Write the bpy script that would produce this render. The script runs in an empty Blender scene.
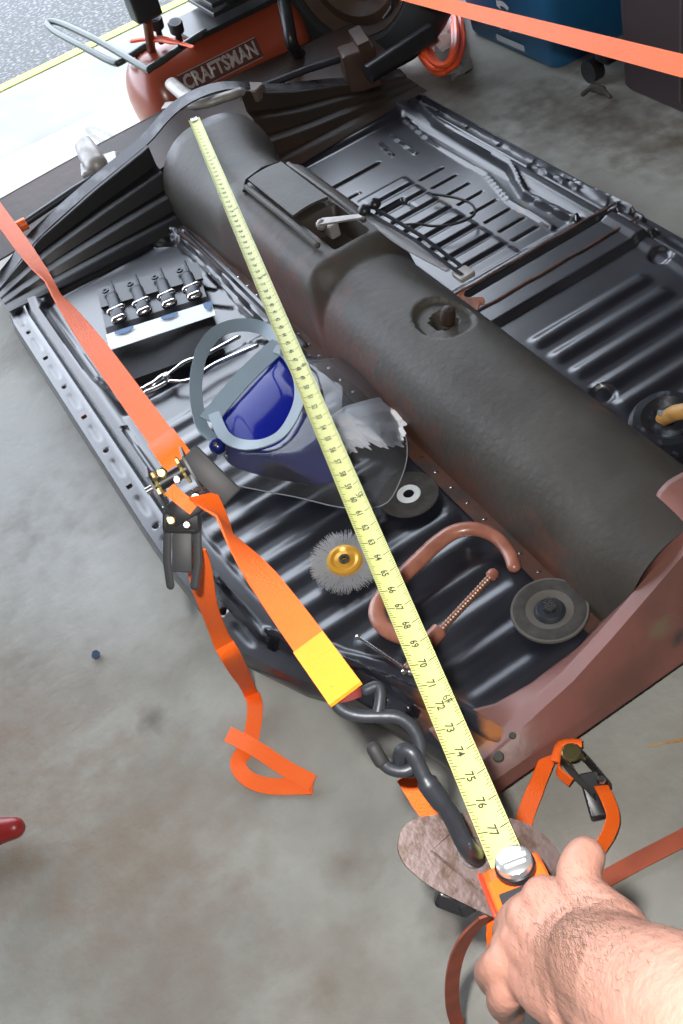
import bpy, math, random
import numpy as np
from mathutils import Vector, Matrix
random.seed(7)
D = bpy.data; C = bpy.context.scene; COL = bpy.context.scene.collection
V = Vector

# ------------------------------------------------------------------ camera, world, sun, flash, exposure
RX, FY, UZ = V((.83543465, -.51587213, .18953861)), V((-.50081185, -.57254187, .64914044)), V((-.22635467, -.6372376, -.73667619))
EYE = V((0, 0, 1.30))
def camvec(a, b, c):            # camera axes (right, down, forward) to world
    return V((RX.x*a+RX.y*b+RX.z*c, FY.x*a+FY.y*b+FY.z*c, UZ.x*a+UZ.y*b+UZ.z*c))
cam = D.objects.new('camera', D.cameras.new('camera')); COL.objects.link(cam)
cam.data.sensor_fit = 'VERTICAL'; cam.data.sensor_height = 36; cam.data.lens = 1000/1024*36
cam.data.clip_start = .02; cam.data.clip_end = 200
X, Y, Z = camvec(1, 0, 0), camvec(0, -1, 0), camvec(0, 0, -1)
cam.matrix_world = Matrix(((X.x, Y.x, Z.x, 0), (X.y, Y.y, Z.y, 0), (X.z, Y.z, Z.z, 1.30), (0, 0, 0, 1)))
C.camera = cam
C.view_settings.view_transform = 'Standard'; C.view_settings.look = 'None'
C.view_settings.gamma = 1; C.view_settings.use_curve_mapping = False; C.view_settings.exposure = 0.22
w = D.worlds.new('sky'); C.world = w; w.use_nodes = True
bg = w.node_tree.nodes['Background']; bg.inputs[0].default_value = (.79, .87, 1, 1); bg.inputs[1].default_value = 5.2
def light(name, kind, loc, energy, color=(1, 1, 1), **k):
    l = D.lights.new(name, kind); l.energy = energy; l.color = color
    for a, b in k.items(): setattr(l, a, b)
    o = D.objects.new(name, l); COL.objects.link(o); o.location = loc; return o
sun = light('sun', 'SUN', (3, 5, 8), 4.5, (1, .97, .92), angle=.01)
sun.rotation_euler = V((.10, .18, .975)).to_track_quat('Z', 'Y').to_euler()
light('camera_flash', 'POINT', EYE+camvec(-.045, -.055, .0), 56, (1, .98, .95), shadow_soft_size=.012)

def at(px, py, z):              # where the sight line through a photo point meets the level z
    d = camvec(px-341.5, py-512, 1000); return EYE+d*((z-EYE.z)/d.z)
def dp(px, py, m):              # point at camera depth m metres
    return EYE+camvec(px-341.5, py-512, 1000)*(m/1000)
def aty(px, py, y):
    d = camvec(px-341.5, py-512, 1000); return EYE+d*(y/d.y)

# ------------------------------------------------------------------ materials
def mat(name, col, rough=.5, metal=0, col2=None, scale=8, mix=(.4, .65), bump=0, bscale=60, spots=(), spotcol=(.22, .07, .025), coat=0, detail=5, soft=(2.1, 1.5), **kw):
    m = D.materials.new(name); m.use_nodes = True; N = m.node_tree.nodes; L = m.node_tree.links
    b = N['Principled BSDF']; b.inputs['Base Color'].default_value = (*col, 1)
    b.inputs['Roughness'].default_value = rough; b.inputs['Metallic'].default_value = metal
    b.inputs['Coat Weight'].default_value = coat; b.inputs['Coat Roughness'].default_value = .22
    for k, v in kw.items(): b.inputs[k.replace('_', ' ')].default_value = v
    g = N.new('ShaderNodeNewGeometry'); cur = None
    def noise(sc, det=detail):
        n = N.new('ShaderNodeTexNoise'); n.inputs['Scale'].default_value = sc; n.inputs['Detail'].default_value = det
        L.new(g.outputs['Position'], n.inputs['Vector']); return n
    def mixc(fac, a, c2):
        x = N.new('ShaderNodeMix'); x.data_type = 'RGBA'; L.new(fac, x.inputs[0])
        if isinstance(a, tuple): x.inputs[6].default_value = (*a, 1)
        else: L.new(a, x.inputs[6])
        x.inputs[7].default_value = (*c2, 1); return x.outputs[2]
    if col2:
        n = noise(scale); r = N.new('ShaderNodeMapRange'); L.new(n.outputs[0], r.inputs[0])
        r.inputs[1].default_value, r.inputs[2].default_value = mix
        cur = mixc(r.outputs[0], col, col2)
    for (x, y, z, rad, c3) in spots:
        vm = N.new('ShaderNodeVectorMath'); vm.operation = 'DISTANCE'; L.new(g.outputs['Position'], vm.inputs[0]); vm.inputs[1].default_value = (x, y, z)
        n = noise(22, 6); ma = N.new('ShaderNodeMath'); ma.operation = 'MULTIPLY_ADD'; L.new(n.outputs[0], ma.inputs[0]); ma.inputs[1].default_value = rad*2.2; L.new(vm.outputs['Value'], ma.inputs[2])
        r = N.new('ShaderNodeMapRange'); L.new(ma.outputs[0], r.inputs[0]); r.inputs[1].default_value = rad*soft[0]; r.inputs[2].default_value = rad*soft[1]
        cur = mixc(r.outputs[0], cur if cur is not None else col, c3)
    if cur is not None: L.new(cur, b.inputs['Base Color'])
    if bump:
        n = noise(bscale, 4); bp = N.new('ShaderNodeBump'); bp.inputs['Strength'].default_value = bump; bp.inputs['Distance'].default_value = .004
        L.new(n.outputs[0], bp.inputs['Height']); L.new(bp.outputs[0], b.inputs['Normal'])
    return m
RUST = (.20, .075, .035); RUSTO = (.36, .13, .04)
M = dict(
 concrete=mat('garage_concrete', (.36, .36, .325), .78, col2=(.20, .19, .165), scale=4.5, mix=(.38, .74), bump=.5, bscale=60, detail=12, soft=(2.7, .9),
   spots=[(1.46, 1.78, 0, .15, (.07, .055, .04)), (1.42, 1.95, 0, .10, (.09, .075, .06)), (1.50, 1.55, 0, .12, (.10, .075, .05)), (1.32, 2.22, 0, .10, (.13, .11, .09)), (-.38, 1.1, 0, .20, (.25, .20, .155)), (-.22, .8, 0, .14, (.24, .195, .15)), (-.1, 1.7, 0, .22, (.38, .39, .38)), (-.05, 1.35, 0, .18, (.44, .45, .44)), (.1, .45, 0, .04, (.15, .13, .11)), (-.08, .48, 0, .07, (.23, .20, .165)), (-.25, .62, 0, .10, (.23, .20, .17)), (-.12, .98, 0, .02, (.15, .13, .11)), (.02, .60, 0, .03, (.2, .17, .14)), (1.2, .9, 0, .25, (.09, .08, .07))]),
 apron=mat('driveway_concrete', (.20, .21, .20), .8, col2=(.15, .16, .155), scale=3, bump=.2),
 asphalt=mat('asphalt', (.045, .05, .055), .8, col2=(.16, .17, .18), scale=70, mix=(.5, .7), bump=.6, bscale=120),
 grass=mat('grass_strip', (.42, .48, .12), .9, col2=(.30, .36, .10), scale=40),
 wall=mat('garage_wall_board', (.16, .14, .125), .8, col2=(.12, .105, .095), scale=5),
 ceil=mat('ceiling_board', (.085, .075, .065), .9),
 pan=mat('black_chassis_paint', (.009, .010, .016), .34, col2=(.024, .026, .038), scale=9, mix=(.45, .75), bump=.08, bscale=28, coat=.65, Specular_IOR_Level=.7, Coat_IOR=1.55,
   spots=[(.235, .69, .07, .038, RUST), (.285, .60, .07, .035, RUSTO), (.33, .585, .07, .03, RUST), (.52, 1.0, .07, .03, (.12, .05, .035)), (.775, 1.385, .09, .022, RUSTO), (.97, 1.7, .07, .03, (.07, .05, .03)), (1.05, 1.55, .07, .025, (.09, .06, .02)), (.05, 1.67, .07, .018, (.12, .03, .03)), (.49, .86, .07, .025, (.12, .05, .035))]),
 black=mat('black_gloss_paint', (.012, .012, .014), .38, coat=.1, bump=.15, bscale=30),
 tunnel=mat('bare_tunnel_steel', (.064, .058, .049), .52, col2=(.040, .034, .027), scale=6, mix=(.40, .62), bump=.25, bscale=70, detail=12, soft=(2.6, 1.0),
   spots=[(.46, 1.45, .10, .12, (.13, .05, .035)), (.46, 1.63, .11, .12, (.14, .05, .035)), (.47, 1.2, .07, .09, (.15, .055, .036)), (.47, 1.32, .09, .09, (.14, .05, .034)), (.47, .95, .05, .08, (.16, .058, .04)), (.47, 1.08, .06, .08, (.15, .055, .036)), (.45, 1.80, .10, .11, (.09, .04, .028)), (.49, .76, .06, .07, (.19, .07, .045)), (.68, .86, .21, .015, (.17, .075, .06)), (.60, 1.53, .25, .02, (.12, .05, .03)), (.66, 2.17, .25, .03, (.27, .27, .29)), (.55, 2.16, .22, .025, (.22, .22, .24)), (.60, 1.95, .24, .03, (.03, .03, .03))]),
 primer=mat('red_oxide_steel', (.23, .092, .075), .45, col2=(.15, .07, .055), scale=9, mix=(.4, .7), bump=.2, bscale=60, spots=[(.25, .60, .07, .03, RUSTO), (.55, .56, .09, .02, (.06, .05, .05)), (.53, .56, .13, .03, (.2, .14, .09))]),
 brown=mat('rusty_brown_sheet', (.034, .021, .016), .45, col2=(.06, .028, .018), scale=6, bump=.2),
 galv=mat('pale_bracket_metal', (.42, .40, .38), .45, .3, col2=(.25, .23, .21), scale=25),
 steel=mat('bright_steel', (.55, .55, .56), .25, 1), chrome=mat('chrome', (.8, .8, .82), .12, 1),
 dsteel=mat('dark_steel', (.032, .036, .044), .42, .25, bump=.15, bscale=80),
 gold=mat('zinc_yellow_metal', (.55, .48, .22), .3, 1),
 orange=mat('orange_webbing', (1.0, .145, .006), .6, bump=.3, bscale=400, col2=(1.0, .14, .006), scale=30),
 orangedim=mat('shaded_brown_webbing', (.42, .09, .04), .7, col2=(.30, .07, .035), scale=20),  # orange webbing darkened in colour for straps out of the flash
 hotorange=mat('orange_plastic', (1.0, .16, .02), .3),
 hose=mat('orange_air_hose', (.95, .11, .03), .35),
 red=mat('dark_red_paint', (.28, .02, .02), .35), redtape=mat('red_plastic', (.75, .05, .02), .35),
 tape=mat('yellow_tape_blade', (.72, .75, .26), .5), ink=mat('black_ink', (.05, .05, .04), .6),
 blackp=mat('black_plastic', (.018, .018, .02), .35), rubber=mat('black_rubber', (.02, .02, .021), .65, bump=.3),
 darkgrip=mat('dark_grey_plastic', (.028, .028, .03), .6),
 tank=mat('red_brown_tank_paint', (.30, .055, .025), .32, coat=.4), plate=mat('dark_red_name_plate', (.09, .03, .025), .4), silver=mat('silver_print', (.42, .38, .36), .4, .2),
 blue=mat('blue_bin_plastic', (.015, .13, .29), .35), white=mat('white_print', (.75, .78, .8), .5),
 label=mat('pale_label', (.55, .6, .65), .5), cobalt=mat('cobalt_crown_plastic', (.010, .017, .25), .12, Specular_IOR_Level=.12), bluedark=mat('dark_blue_plastic', (.012, .02, .16), .2),
 greyband=mat('grey_headband_plastic', (.24, .31, .36), .35),
 paper=mat('white_shop_paper', (.93, .94, .95), .9, bump=.5, bscale=50), bag=mat('crumpled_clear_bag', (.85, .84, .86), .3, bump=.8, bscale=30),
 clampred=mat('copper_red_clamp_paint', (.42, .17, .11), .32, col2=(.30, .11, .075), scale=30, coat=.3, bump=.1),
 disc=mat('abrasive_grit', (.05, .047, .043), .8, bump=.8, bscale=900, col2=(.075, .072, .066), scale=60), discw=mat('worn_grey_abrasive', (.14, .13, .115), .75, bump=.8, bscale=700),
 yellowhub=mat('yellow_wheel_hub', (.80, .42, .05), .3, .3), wire=mat('wheel_wire', (.55, .56, .58), .4, .3),
 plate2=mat('rusty_plate_steel', (.125, .085, .08), .42, .3, col2=(.075, .042, .03), scale=80, mix=(.46, .60), bump=.1, bscale=200),
 bin2=mat('mauve_brown_plastic', (.06, .042, .045), .45), tan=mat('tan_wood', (.60, .33, .10), .5, col2=(.42, .22, .07), scale=50),
 skin=mat('skin', (.43, .225, .17), .5, col2=(.36, .175, .13), scale=14, mix=(.35, .7), bump=.3, bscale=150, Subsurface_Weight=.12, Subsurface_Scale=.01),
 hair=mat('brown_arm_hair', (.10, .055, .03), .5), debris=mat('dark_debris', (.05, .045, .04), .8), bluechip=mat('blue_grey_metal', (.15, .25, .42), .25, .7))
m = D.materials.new('clear_visor'); m.use_nodes = True; b = m.node_tree.nodes['Principled BSDF']
N = m.node_tree.nodes; L = m.node_tree.links
tr = N.new('ShaderNodeBsdfTransparent'); tr.inputs[0].default_value = (.90, .91, .93, 1); gl = N.new('ShaderNodeBsdfGlossy'); gl.inputs['Roughness'].default_value = .04
fr = N.new('ShaderNodeFresnel'); fr.inputs[0].default_value = 1.33; df = N.new('ShaderNodeBsdfDiffuse'); df.inputs[0].default_value = (.6, .62, .65, 1)
m1 = N.new('ShaderNodeMixShader'); m1.inputs[0].default_value = .08; L.new(tr.outputs[0], m1.inputs[1]); L.new(df.outputs[0], m1.inputs[2])
m2 = N.new('ShaderNodeMixShader'); L.new(fr.outputs[0], m2.inputs[0]); L.new(m1.outputs[0], m2.inputs[1]); L.new(gl.outputs[0], m2.inputs[2])
L.new(m2.outputs[0], N['Material Output'].inputs[0]); M['visor'] = m

# ------------------------------------------------------------------ mesh building
def frame(t, up=V((0, 0, 1))):
    t = t.normalized(); s = t.cross(up)
    if s.length < 1e-4: s = t.cross(V((1, 0, 0)))
    s.normalize(); return t, s, s.cross(t).normalized()
def smoothpath(pts, n=6, closed=False):
    P = [V(p) for p in pts]; out = []; k = len(P)
    for i in range(k if closed else k-1):
        if closed: a, b, c, d = P[i-1], P[i], P[(i+1) % k], P[(i+2) % k]
        else: a, b, c, d = P[max(i-1, 0)], P[i], P[i+1], P[min(i+2, k-1)]
        for j in range(n):
            t = j/n; out.append(.5*((2*b)+(c-a)*t+(2*a-5*b+4*c-d)*t*t+(3*b-a-3*c+d)*t**3))
    if not closed: out.append(P[-1])
    return out
class MB:
    def __init__(s): s.v = []; s.f = []
    def add(s, v, f):
        k = len(s.v); s.v += [tuple(q) for q in v]; s.f += [tuple(i+k for i in q) for q in f]; return s
    def box(s, c, d, ax=None, bev=0):
        c = V(c); A = ax or (V((1, 0, 0)), V((0, 1, 0)), V((0, 0, 1)))
        h = [x/2 for x in d]; b = min(bev, *[x*.49 for x in h]) if bev else 0
        if not b:
            v = [c+A[0]*h[0]*i+A[1]*h[1]*j+A[2]*h[2]*k for i in (-1, 1) for j in (-1, 1) for k in (-1, 1)]
            return s.add(v, [(0, 1, 3, 2), (4, 6, 7, 5), (0, 4, 5, 1), (2, 3, 7, 6), (0, 2, 6, 4), (1, 5, 7, 3)])
        poly = [(i*(h[0]-b)+b*math.cos(a)*1, j*(h[1]-b)+b*math.sin(a)) for i, j, a0 in ((1, 1, 0), (-1, 1, 90), (-1, -1, 180), (1, -1, 270)) for a in [math.radians(a0+q) for q in (0, 30, 60, 90)]]
        v = []; n = len(poly)
        for z, sh in ((-h[2], b*.6), (-h[2]+b*.6, 0), (h[2]-b*.6, 0), (h[2], b*.6)):
            for x, y in poly:
                v.append(c+A[0]*(x*(1-sh/h[0]))+A[1]*(y*(1-sh/h[1]))+A[2]*z)
        f = [tuple(range(n))[::-1], tuple(range(3*n, 4*n))]
        for r in range(3):
            f += [(r*n+i, r*n+(i+1) % n, (r+1)*n+(i+1) % n, (r+1)*n+i) for i in range(n)]
        return s.add(v, f)
    def tube(s, pts, r, n=8, flat=1, up=V((0, 0, 1)), cap=True, closed=False, round_=False):
        P = [V(p) for p in pts]; R = list(r) if hasattr(r, '__len__') else [r]*len(P)
        if round_:
            P0, P1 = P[0], P[-1]; d0 = (P[0]-P[1]).normalized(); d1 = (P[-1]-P[-2]).normalized(); r0, r1 = R[0], R[-1]
            cs = [(math.cos(a), math.sin(a)) for a in (.35, .7, 1.05, 1.35)]
            P = [P0+d0*r0*q for _, q in reversed(cs)]+P+[P1+d1*r1*q for _, q in cs]
            R = [r0*q for q, _ in reversed(cs)]+R+[r1*q for q, _ in cs]
        k = len(P); v = []; prev = None
        for i in range(k):
            if closed: t = P[(i+1) % k]-P[i-1]
            else: t = P[min(i+1, k-1)]-P[max(i-1, 0)]
            t.normalize()
            if prev is None: _, a, b = frame(t, up)
            else:
                a = prev-t*prev.dot(t)
                if a.length < 1e-6: _, a, b = frame(t, up)
                a.normalize(); b = a.cross(t)
            prev = a
            v += [P[i]+(a*math.cos(2*math.pi*j/n)+b*math.sin(2*math.pi*j/n)*flat)*R[i] for j in range(n)]
        f = [(i*n+j, i*n+(j+1) % n, ((i+1) % k)*n+(j+1) % n, ((i+1) % k)*n+j) for i in range(k if closed else k-1) for j in range(n)]
        if cap and not closed: f += [tuple(range(n))[::-1], tuple(range((k-1)*n, k*n))]
        return s.add(v, f)
    def ribbon(s, pts, side, w, th=.0015):       # side: one vector or a list of vectors across the band
        P = [V(p) for p in pts]; k = len(P); v = []
        for i in range(k):
            t = (P[min(i+1, k-1)]-P[max(i-1, 0)]).normalized(); a = V(side[i] if isinstance(side, list) else side)
            a = (a-t*a.dot(t)).normalized(); nn = t.cross(a); ww = w[i] if hasattr(w, '__len__') else w
            v += [P[i]+a*ww/2+nn*th/2, P[i]-a*ww/2+nn*th/2, P[i]-a*ww/2-nn*th/2, P[i]+a*ww/2-nn*th/2]
        f = [(i*4+j, i*4+(j+1) % 4, i*4+4+(j+1) % 4, i*4+4+j) for i in range(k-1) for j in range(4)]+[(3, 2, 1, 0), (k*4-4, k*4-3, k*4-2, k*4-1)]
        return s.add(v, f)
    def lathe(s, prof, o, axis=V((0, 0, 1)), n=24):       # prof: (radius, height)
        t, a, b = frame(V(axis), V((0, 1, 0)) if abs(V(axis).normalized().z) > .9 else V((0, 0, 1))); o = V(o); k = len(prof)
        v = [o+t*h+(a*math.cos(2*math.pi*j/n)+b*math.sin(2*math.pi*j/n))*max(r, 1e-5) for r, h in prof for j in range(n)]
        f = [(i*n+j, i*n+(j+1) % n, (i+1)*n+(j+1) % n, (i+1)*n+j) for i in range(k-1) for j in range(n)]
        return s.add(v, f)
    def ball(s, c, r, n=12, sq=(1, 1, 1)):
        k = n//2; v = []; c = V(c)
        for i in range(k+1):
            p = math.pi*i/k
            v += [c+V((math.sin(p)*math.cos(2*math.pi*j/n)*sq[0], math.sin(p)*math.sin(2*math.pi*j/n)*sq[1], math.cos(p)*sq[2]))*r for j in range(n)]
        return s.add(v, [(i*n+j, (i+1)*n+j, (i+1)*n+(j+1) % n, i*n+(j+1) % n) for i in range(k) for j in range(n)])
    def sheet(s, fn, nu, nv, th=0, dirn=V((0, 0, 1))):    # fn(u,v) in 0..1; th gives it thickness along -dirn
        top = [V(fn(i/nu, j/nv)) for i in range(nu+1) for j in range(nv+1)]; q = nv+1
        f = [(i*q+j, (i+1)*q+j, (i+1)*q+j+1, i*q+j+1) for i in range(nu) for j in range(nv)]
        if not th: return s.add(top, f)
        m_ = len(top); bot = [p-dirn*th for p in top]
        f2 = [tuple(x+m_ for x in reversed(a)) for a in f]
        rim = [i*q for i in range(nu+1)]+[nu*q+j for j in range(1, q)]+[i*q+nv for i in range(nu-1, -1, -1)]+[j for j in range(nv-1, 0, -1)]
        f3 = [(rim[i], rim[(i+1) % len(rim)], rim[(i+1) % len(rim)]+m_, rim[i]+m_) for i in range(len(rim))]
        return s.add(top+bot, f+f2+f3)
    def prism(s, poly, h, th):                    # poly: 3D points of a flat outline; extruded by vector h*th
        P = [V(p) for p in poly]; n = len(P); h = V(h).normalized()*th
        return s.add(P+[p+h for p in P], [tuple(range(n))[::-1], tuple(range(n, 2*n))]+[(i, (i+1) % n, n+(i+1) % n, n+i) for i in range(n)])
    def build(s, name, material, parent=None, smooth=True, origin=None):
        me = D.meshes.new(name)
        if parent is None:
            A = np.array(s.v); o = V(origin) if origin is not None else V(((A[:, 0].min()+A[:, 0].max())/2, (A[:, 1].min()+A[:, 1].max())/2, A[:, 2].min()))
        else: o = worldloc(parent)
        me.from_pydata([(x-o.x, y-o.y, z-o.z) for x, y, z in s.v], [], s.f); me.validate()
        import bmesh
        bm = bmesh.new(); bm.from_mesh(me); bmesh.ops.recalc_face_normals(bm, faces=bm.faces); bm.to_mesh(me); bm.free()
        me.materials.append(material)
        ob = D.objects.new(name, me); COL.objects.link(ob)
        if parent is None: ob.location = o
        else: ob.parent = parent
        if smooth:
            me.shade_smooth()
            try: me.set_sharp_from_angle(angle=math.radians(38))
            except Exception: pass
        return ob
def worldloc(o):
    p = V((0, 0, 0))
    while o is not None: p = p+o.location; o = o.parent
    return p
def tag(o, label, cat, group=None, kind=None):
    if label: o['label'] = label
    if cat: o['category'] = cat
    if group: o['group'] = group
    if kind: o['kind'] = kind
    return o
def thing(name, label, cat, loc, group=None):
    o = D.objects.new(name, None); COL.objects.link(o); o.location = V(loc); o.empty_display_size = .05
    return tag(o, label, cat, group)
def lab(o, t): o['label'] = t; return o
def struct(o): o['kind'] = 'structure'; return o

# ------------------------------------------------------------------ the setting: garage and driveway
struct(MB().box((-.3, .3, -.05), (6.0, 5.5, .1)).build('floor', M['concrete'], smooth=False))
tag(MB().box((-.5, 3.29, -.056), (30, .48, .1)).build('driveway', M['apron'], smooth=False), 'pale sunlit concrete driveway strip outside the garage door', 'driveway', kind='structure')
tag(MB().box((-.5, 3.555, -.052), (30, .05, .1)).build('grass_strip', M['grass'], smooth=False), 'thin yellow green strip along the edge of the driveway', 'grass', kind='structure')
tag(MB().box((-.5, 13.58, -.062), (60, 20, .1)).build('street', M['asphalt'], smooth=False), 'dark grey asphalt street beyond the driveway', 'street', kind='structure')
XW, YD = 2.15, 3.0
struct(MB().box((XW+.05, .25, 1.25), (.1, 5.6, 2.5)).build('wall_right', M['wall'], smooth=False))
struct(MB().box((-2.65, .25, 1.25), (.1, 5.6, 2.5)).build('wall_left', M['wall'], smooth=False))
struct(MB().box((-.25, -2.5, 1.25), (4.9, .1, 2.5)).build('wall_back', M['wall'], smooth=False))
struct(MB().box((2.05, YD+.05, 1.25), (.2, .1, 2.5)).box((-2.35, YD+.05, 1.25), (.6, .1, 2.5)).box((-.05, YD+.05, 2.20), (4.0, .1, .60)).build('wall_front', M['wall'], smooth=False))  # unseen door header set low to cut sky reflections on the pan
struct(MB().box((-.25, .25, 2.55), (4.9, 5.6, .1)).build('ceiling', M['ceil'], smooth=False))

# ------------------------------------------------------------------ the car floor pan
PZ = .07
pan = thing('car_floor_pan', 'black car floor pan with a long central tunnel and red oxide rear crossmember', 'car chassis', (.61, 1.4, 0))
left_edge = ([.50, .548, .575, .64, .708, .787, .848, .952, 1.078, 1.2, 1.3, 2.10, 2.20, 2.26], [.235, .222, .215, .192, .167, .139, .095, .046, .033, .024, .022, .022, .035, .06])
def sst(a, b, x): t = np.clip((x-a)/(b-a), 0, 1); return t*t*(3-2*t)
def segd(x, y, p, q):
    px, py = p; qx, qy = q; dx, dy = qx-px, qy-py; t = np.clip(((x-px)*dx+(y-py)*dy)/(dx*dx+dy*dy+1e-9), 0, 1)
    return np.hypot(x-px-t*dx, y-py-t*dy)
def line(z, x, y, pts, w_, h):
    d = np.full_like(x, 9.)
    for a, b_ in zip(pts[:-1], pts[1:]): d = np.minimum(d, segd(x, y, a, b_))
    return z+h*(1-sst(w_*.4, w_, d))
def pad(z, x, y, x0, x1, y0, y1, h, s=.008):
    return z+h*sst(x0-s/2, x0+s/2, x)*(1-sst(x1-s/2, x1+s/2, x))*sst(y0-s/2, y0+s/2, y)*(1-sst(y1-s/2, y1+s/2, y))
def rim(e, yy, mirror):
    z = np.full_like(e, PZ); z = z-.022*(1-sst(0, .007, e)); z = z-.008*(1-sst(.008, .045, e)*0)*(1-sst(.040, .047, e))
    z = z-.008*np.exp(-((e-.050)/.0035)**2); z = z+.006*sst(.052, .058, e)*(1-sst(.075, .09, e))
    # oval slots and bolt holes in the flange
    for k in range(11):
        yc = .98+.125*k; z = z-.0022*(1-sst(.6, 1.1, np.hypot((e-.026)/.007, (yy-yc)/.034)))
        z = z-.006*(1-sst(.6, 1.1, np.hypot((e-.026)/.005, (yy-yc-.062)/.005)))
    return z
def panel(name, side):
    ny, nx = 430, 132
    ys = np.linspace(.585, 2.235, ny); xe = np.interp(ys, *left_edge)
    if side > 0: xo = 1.222-xe; xi = np.full_like(ys, .715)
    else: xo = xe; xi = np.full_like(ys, .53)
    u = np.linspace(0, 1, nx); X_ = xo[:, None]*(1-u)+xi[:, None]*u; Y_ = np.repeat(ys[:, None], nx, 1)
    e = np.abs(X_-xo[:, None]); z = rim(e, Y_, side)
    if side < 0:
        # recessed foot well in front
        inner = sst(.108, .125, X_)*(1-sst(.442, .455, X_))*sst(1.60, 1.625, Y_+.25*np.clip(.17-X_, 0, 1))*(1-sst(2.11, 2.13, Y_)); z = z-.012*inner
        z = line(z, X_, Y_, [(.135, 2.125), (.107, 2.09), (.108, 1.77), (.13, 1.67), (.16, 1.615)], .010, -.010)
        z = line(z, X_, Y_, [(.40, 2.13), (.45, 2.08), (.46, 1.9), (.45, 1.66), (.47, 1.45)], .010, -.012)
        z = line(z, X_, Y_, [(.44, 2.15), (.478, 2.08), (.482, 1.5)], .009, .012)
        z = line(z, X_, Y_, [(.10, 1.56), (.095, 1.32)], .006, -.007)
        z = line(z, X_, Y_, [(.13, 1.53), (.12, 1.36)], .006, -.006)
        for k in range(5): z = line(z, X_, Y_, [(.40, 1.98-.09*k), (.435, 1.93-.09*k)], .005, -.004)
        for k in range(15):
            y0 = .64+.0600*k; x0 = max(float(np.interp(y0, *left_edge))+.085, .115 if y0 < 1.3 else .16)
            z = pad(z, X_, Y_, x0, .455, y0, y0+.026, .0034, .022)
        z = line(z, X_, Y_, [(.25, .66), (.19, .78), (.15, .86), (.092, .96), (.078, 1.06), (.075, 1.25)], .010, .009)
        for hx, hy in ((.178, .745), (.205, .70), (.10, .93)): z = z-.02*(1-sst(.5, 1.1, np.hypot(X_-hx, Y_-hy)/.009))
        for hx, hy in ((.315, .60), (.285, .625)): z = z-.02*(1-sst(.5, 1.1, np.hypot(X_-hx, Y_-hy)/.007))
    else:
        z = z-.010*sst(.77, .79, X_)*(1-sst(1.10, 1.115, X_))*sst(1.42, 1.44, Y_)*(1-sst(2.10, 2.12, Y_))
        z = line(z, X_, Y_, [(1.152, 2.12), (1.125, 1.97), (1.121, 1.68), (1.085, 1.58), (1.095, 1.43)], .011, .016)
        z = line(z, X_, Y_, [(1.10, 2.08), (1.085, 1.95), (1.083, 1.72), (1.055, 1.60), (1.052, 1.45)], .008, .006)
        z = line(z, X_, Y_, [(1.185, 2.16), (1.182, 1.33)], .007, .012)
        z = line(z, X_, Y_, [(1.160, 1.66), (1.175, 1.50), (1.178, 1.36)], .008, .012)
        z = line(z, X_, Y_, [(1.04, 2.05), (1.03, 1.93)], .005, .006); z = line(z, X_, Y_, [(1.0, 2.04), (.99, 1.97)], .005, .006)
        z = line(z, X_, Y_, [(.80, 2.04), (.80, 1.97), (.95, 1.97)], .005, -.008)
        z = line(z, X_, Y_, [(.76, 1.99), (.762, 1.90), (.85, 1.90)], .005, -.008)
        z = line(z, X_, Y_, [(.765, 1.83), (.765, 1.79), (.90, 1.79), (.90, 1.74)], .005, -.008)
        for k in range(9):
            yc = 1.452+.0495*k; z = pad(z, X_, Y_, .832, .955, yc-.019, yc+.019, .0055, .010)
            z = line(z, X_, Y_, [(.975, yc-.024), (1.035, yc-.024)], .0045, -.006)
        
        z = pad(z, X_, Y_, .74, 1.172, 1.275, 1.375, .012, .010); z = line(z, X_, Y_, [(.75, 1.395), (1.17, 1.395)], .008, .010)
        for k in range(11):
            y0 = .60+.0570*k; z = pad(z, X_, Y_, .80, 1.10 if k < 9 else 1.06, y0, y0+.026, .0050, .020)
        for hx, hy in ((.80, 1.0), (1.12, 1.21)): z = z-.008*(1-sst(.7, 1.1, np.hypot(X_-hx, Y_-hy)/.022))
    vs = np.stack([X_, Y_, z], -1).reshape(-1, 3); n = len(vs)
    mb = MB(); mb.v = [tuple(p) for p in vs]+[(p[0], p[1], min(p[2]-.003, PZ-.012)) for i, p in enumerate(vs) if i % nx == 0]
    mb.f = [(i*nx+j, (i+1)*nx+j, (i+1)*nx+j+1, i*nx+j+1) for i in range(ny-1) for j in range(nx-1)]
    # turned down outer skirt
    sk = [(vs[i*nx][0]+(.004 if side < 0 else -.004), vs[i*nx][1], .02) for i in range(ny)]; k0 = len(mb.v); mb.v += sk
    mb.f += [(i*nx, k0+i, k0+i+1, (i+1)*nx) for i in range(ny-1)]
    return mb.build(name, M['pan'], pan)
lab(panel('floor_panel', -1), 'left ribbed floor panel with a rounded rear corner'); lab(panel('floor_panel', 1), 'right ribbed floor panel with a grid of raised pads')

for p0, p1 in (((.752, 1.398, .0835), (1.168, 1.392, .0835)), ((.752, 1.325, .0835), (1.165, 1.322, .0835))):
    MB().tube([V(p0).lerp(V(p1), i/12)+V((0, .0015*math.sin(i*2.1), 0)) for i in range(13)], .0028, 6).build('weld_line', mat('rusty_weld', (.13, .055, .035), .6, col2=(.05, .03, .022), scale=40), pan)
MB().sheet(lambda u, v: V((.745+.05*u+.012*math.sin(7*v), 1.33+.07*v+.006*math.sin(9*u), .0835+.001*math.sin(12*u))), 8, 8, .003).build('rusty_tab', mat('orange_rust', (.33, .11, .045), .6, col2=(.18, .07, .04), scale=40, bump=.5), pan)
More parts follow.
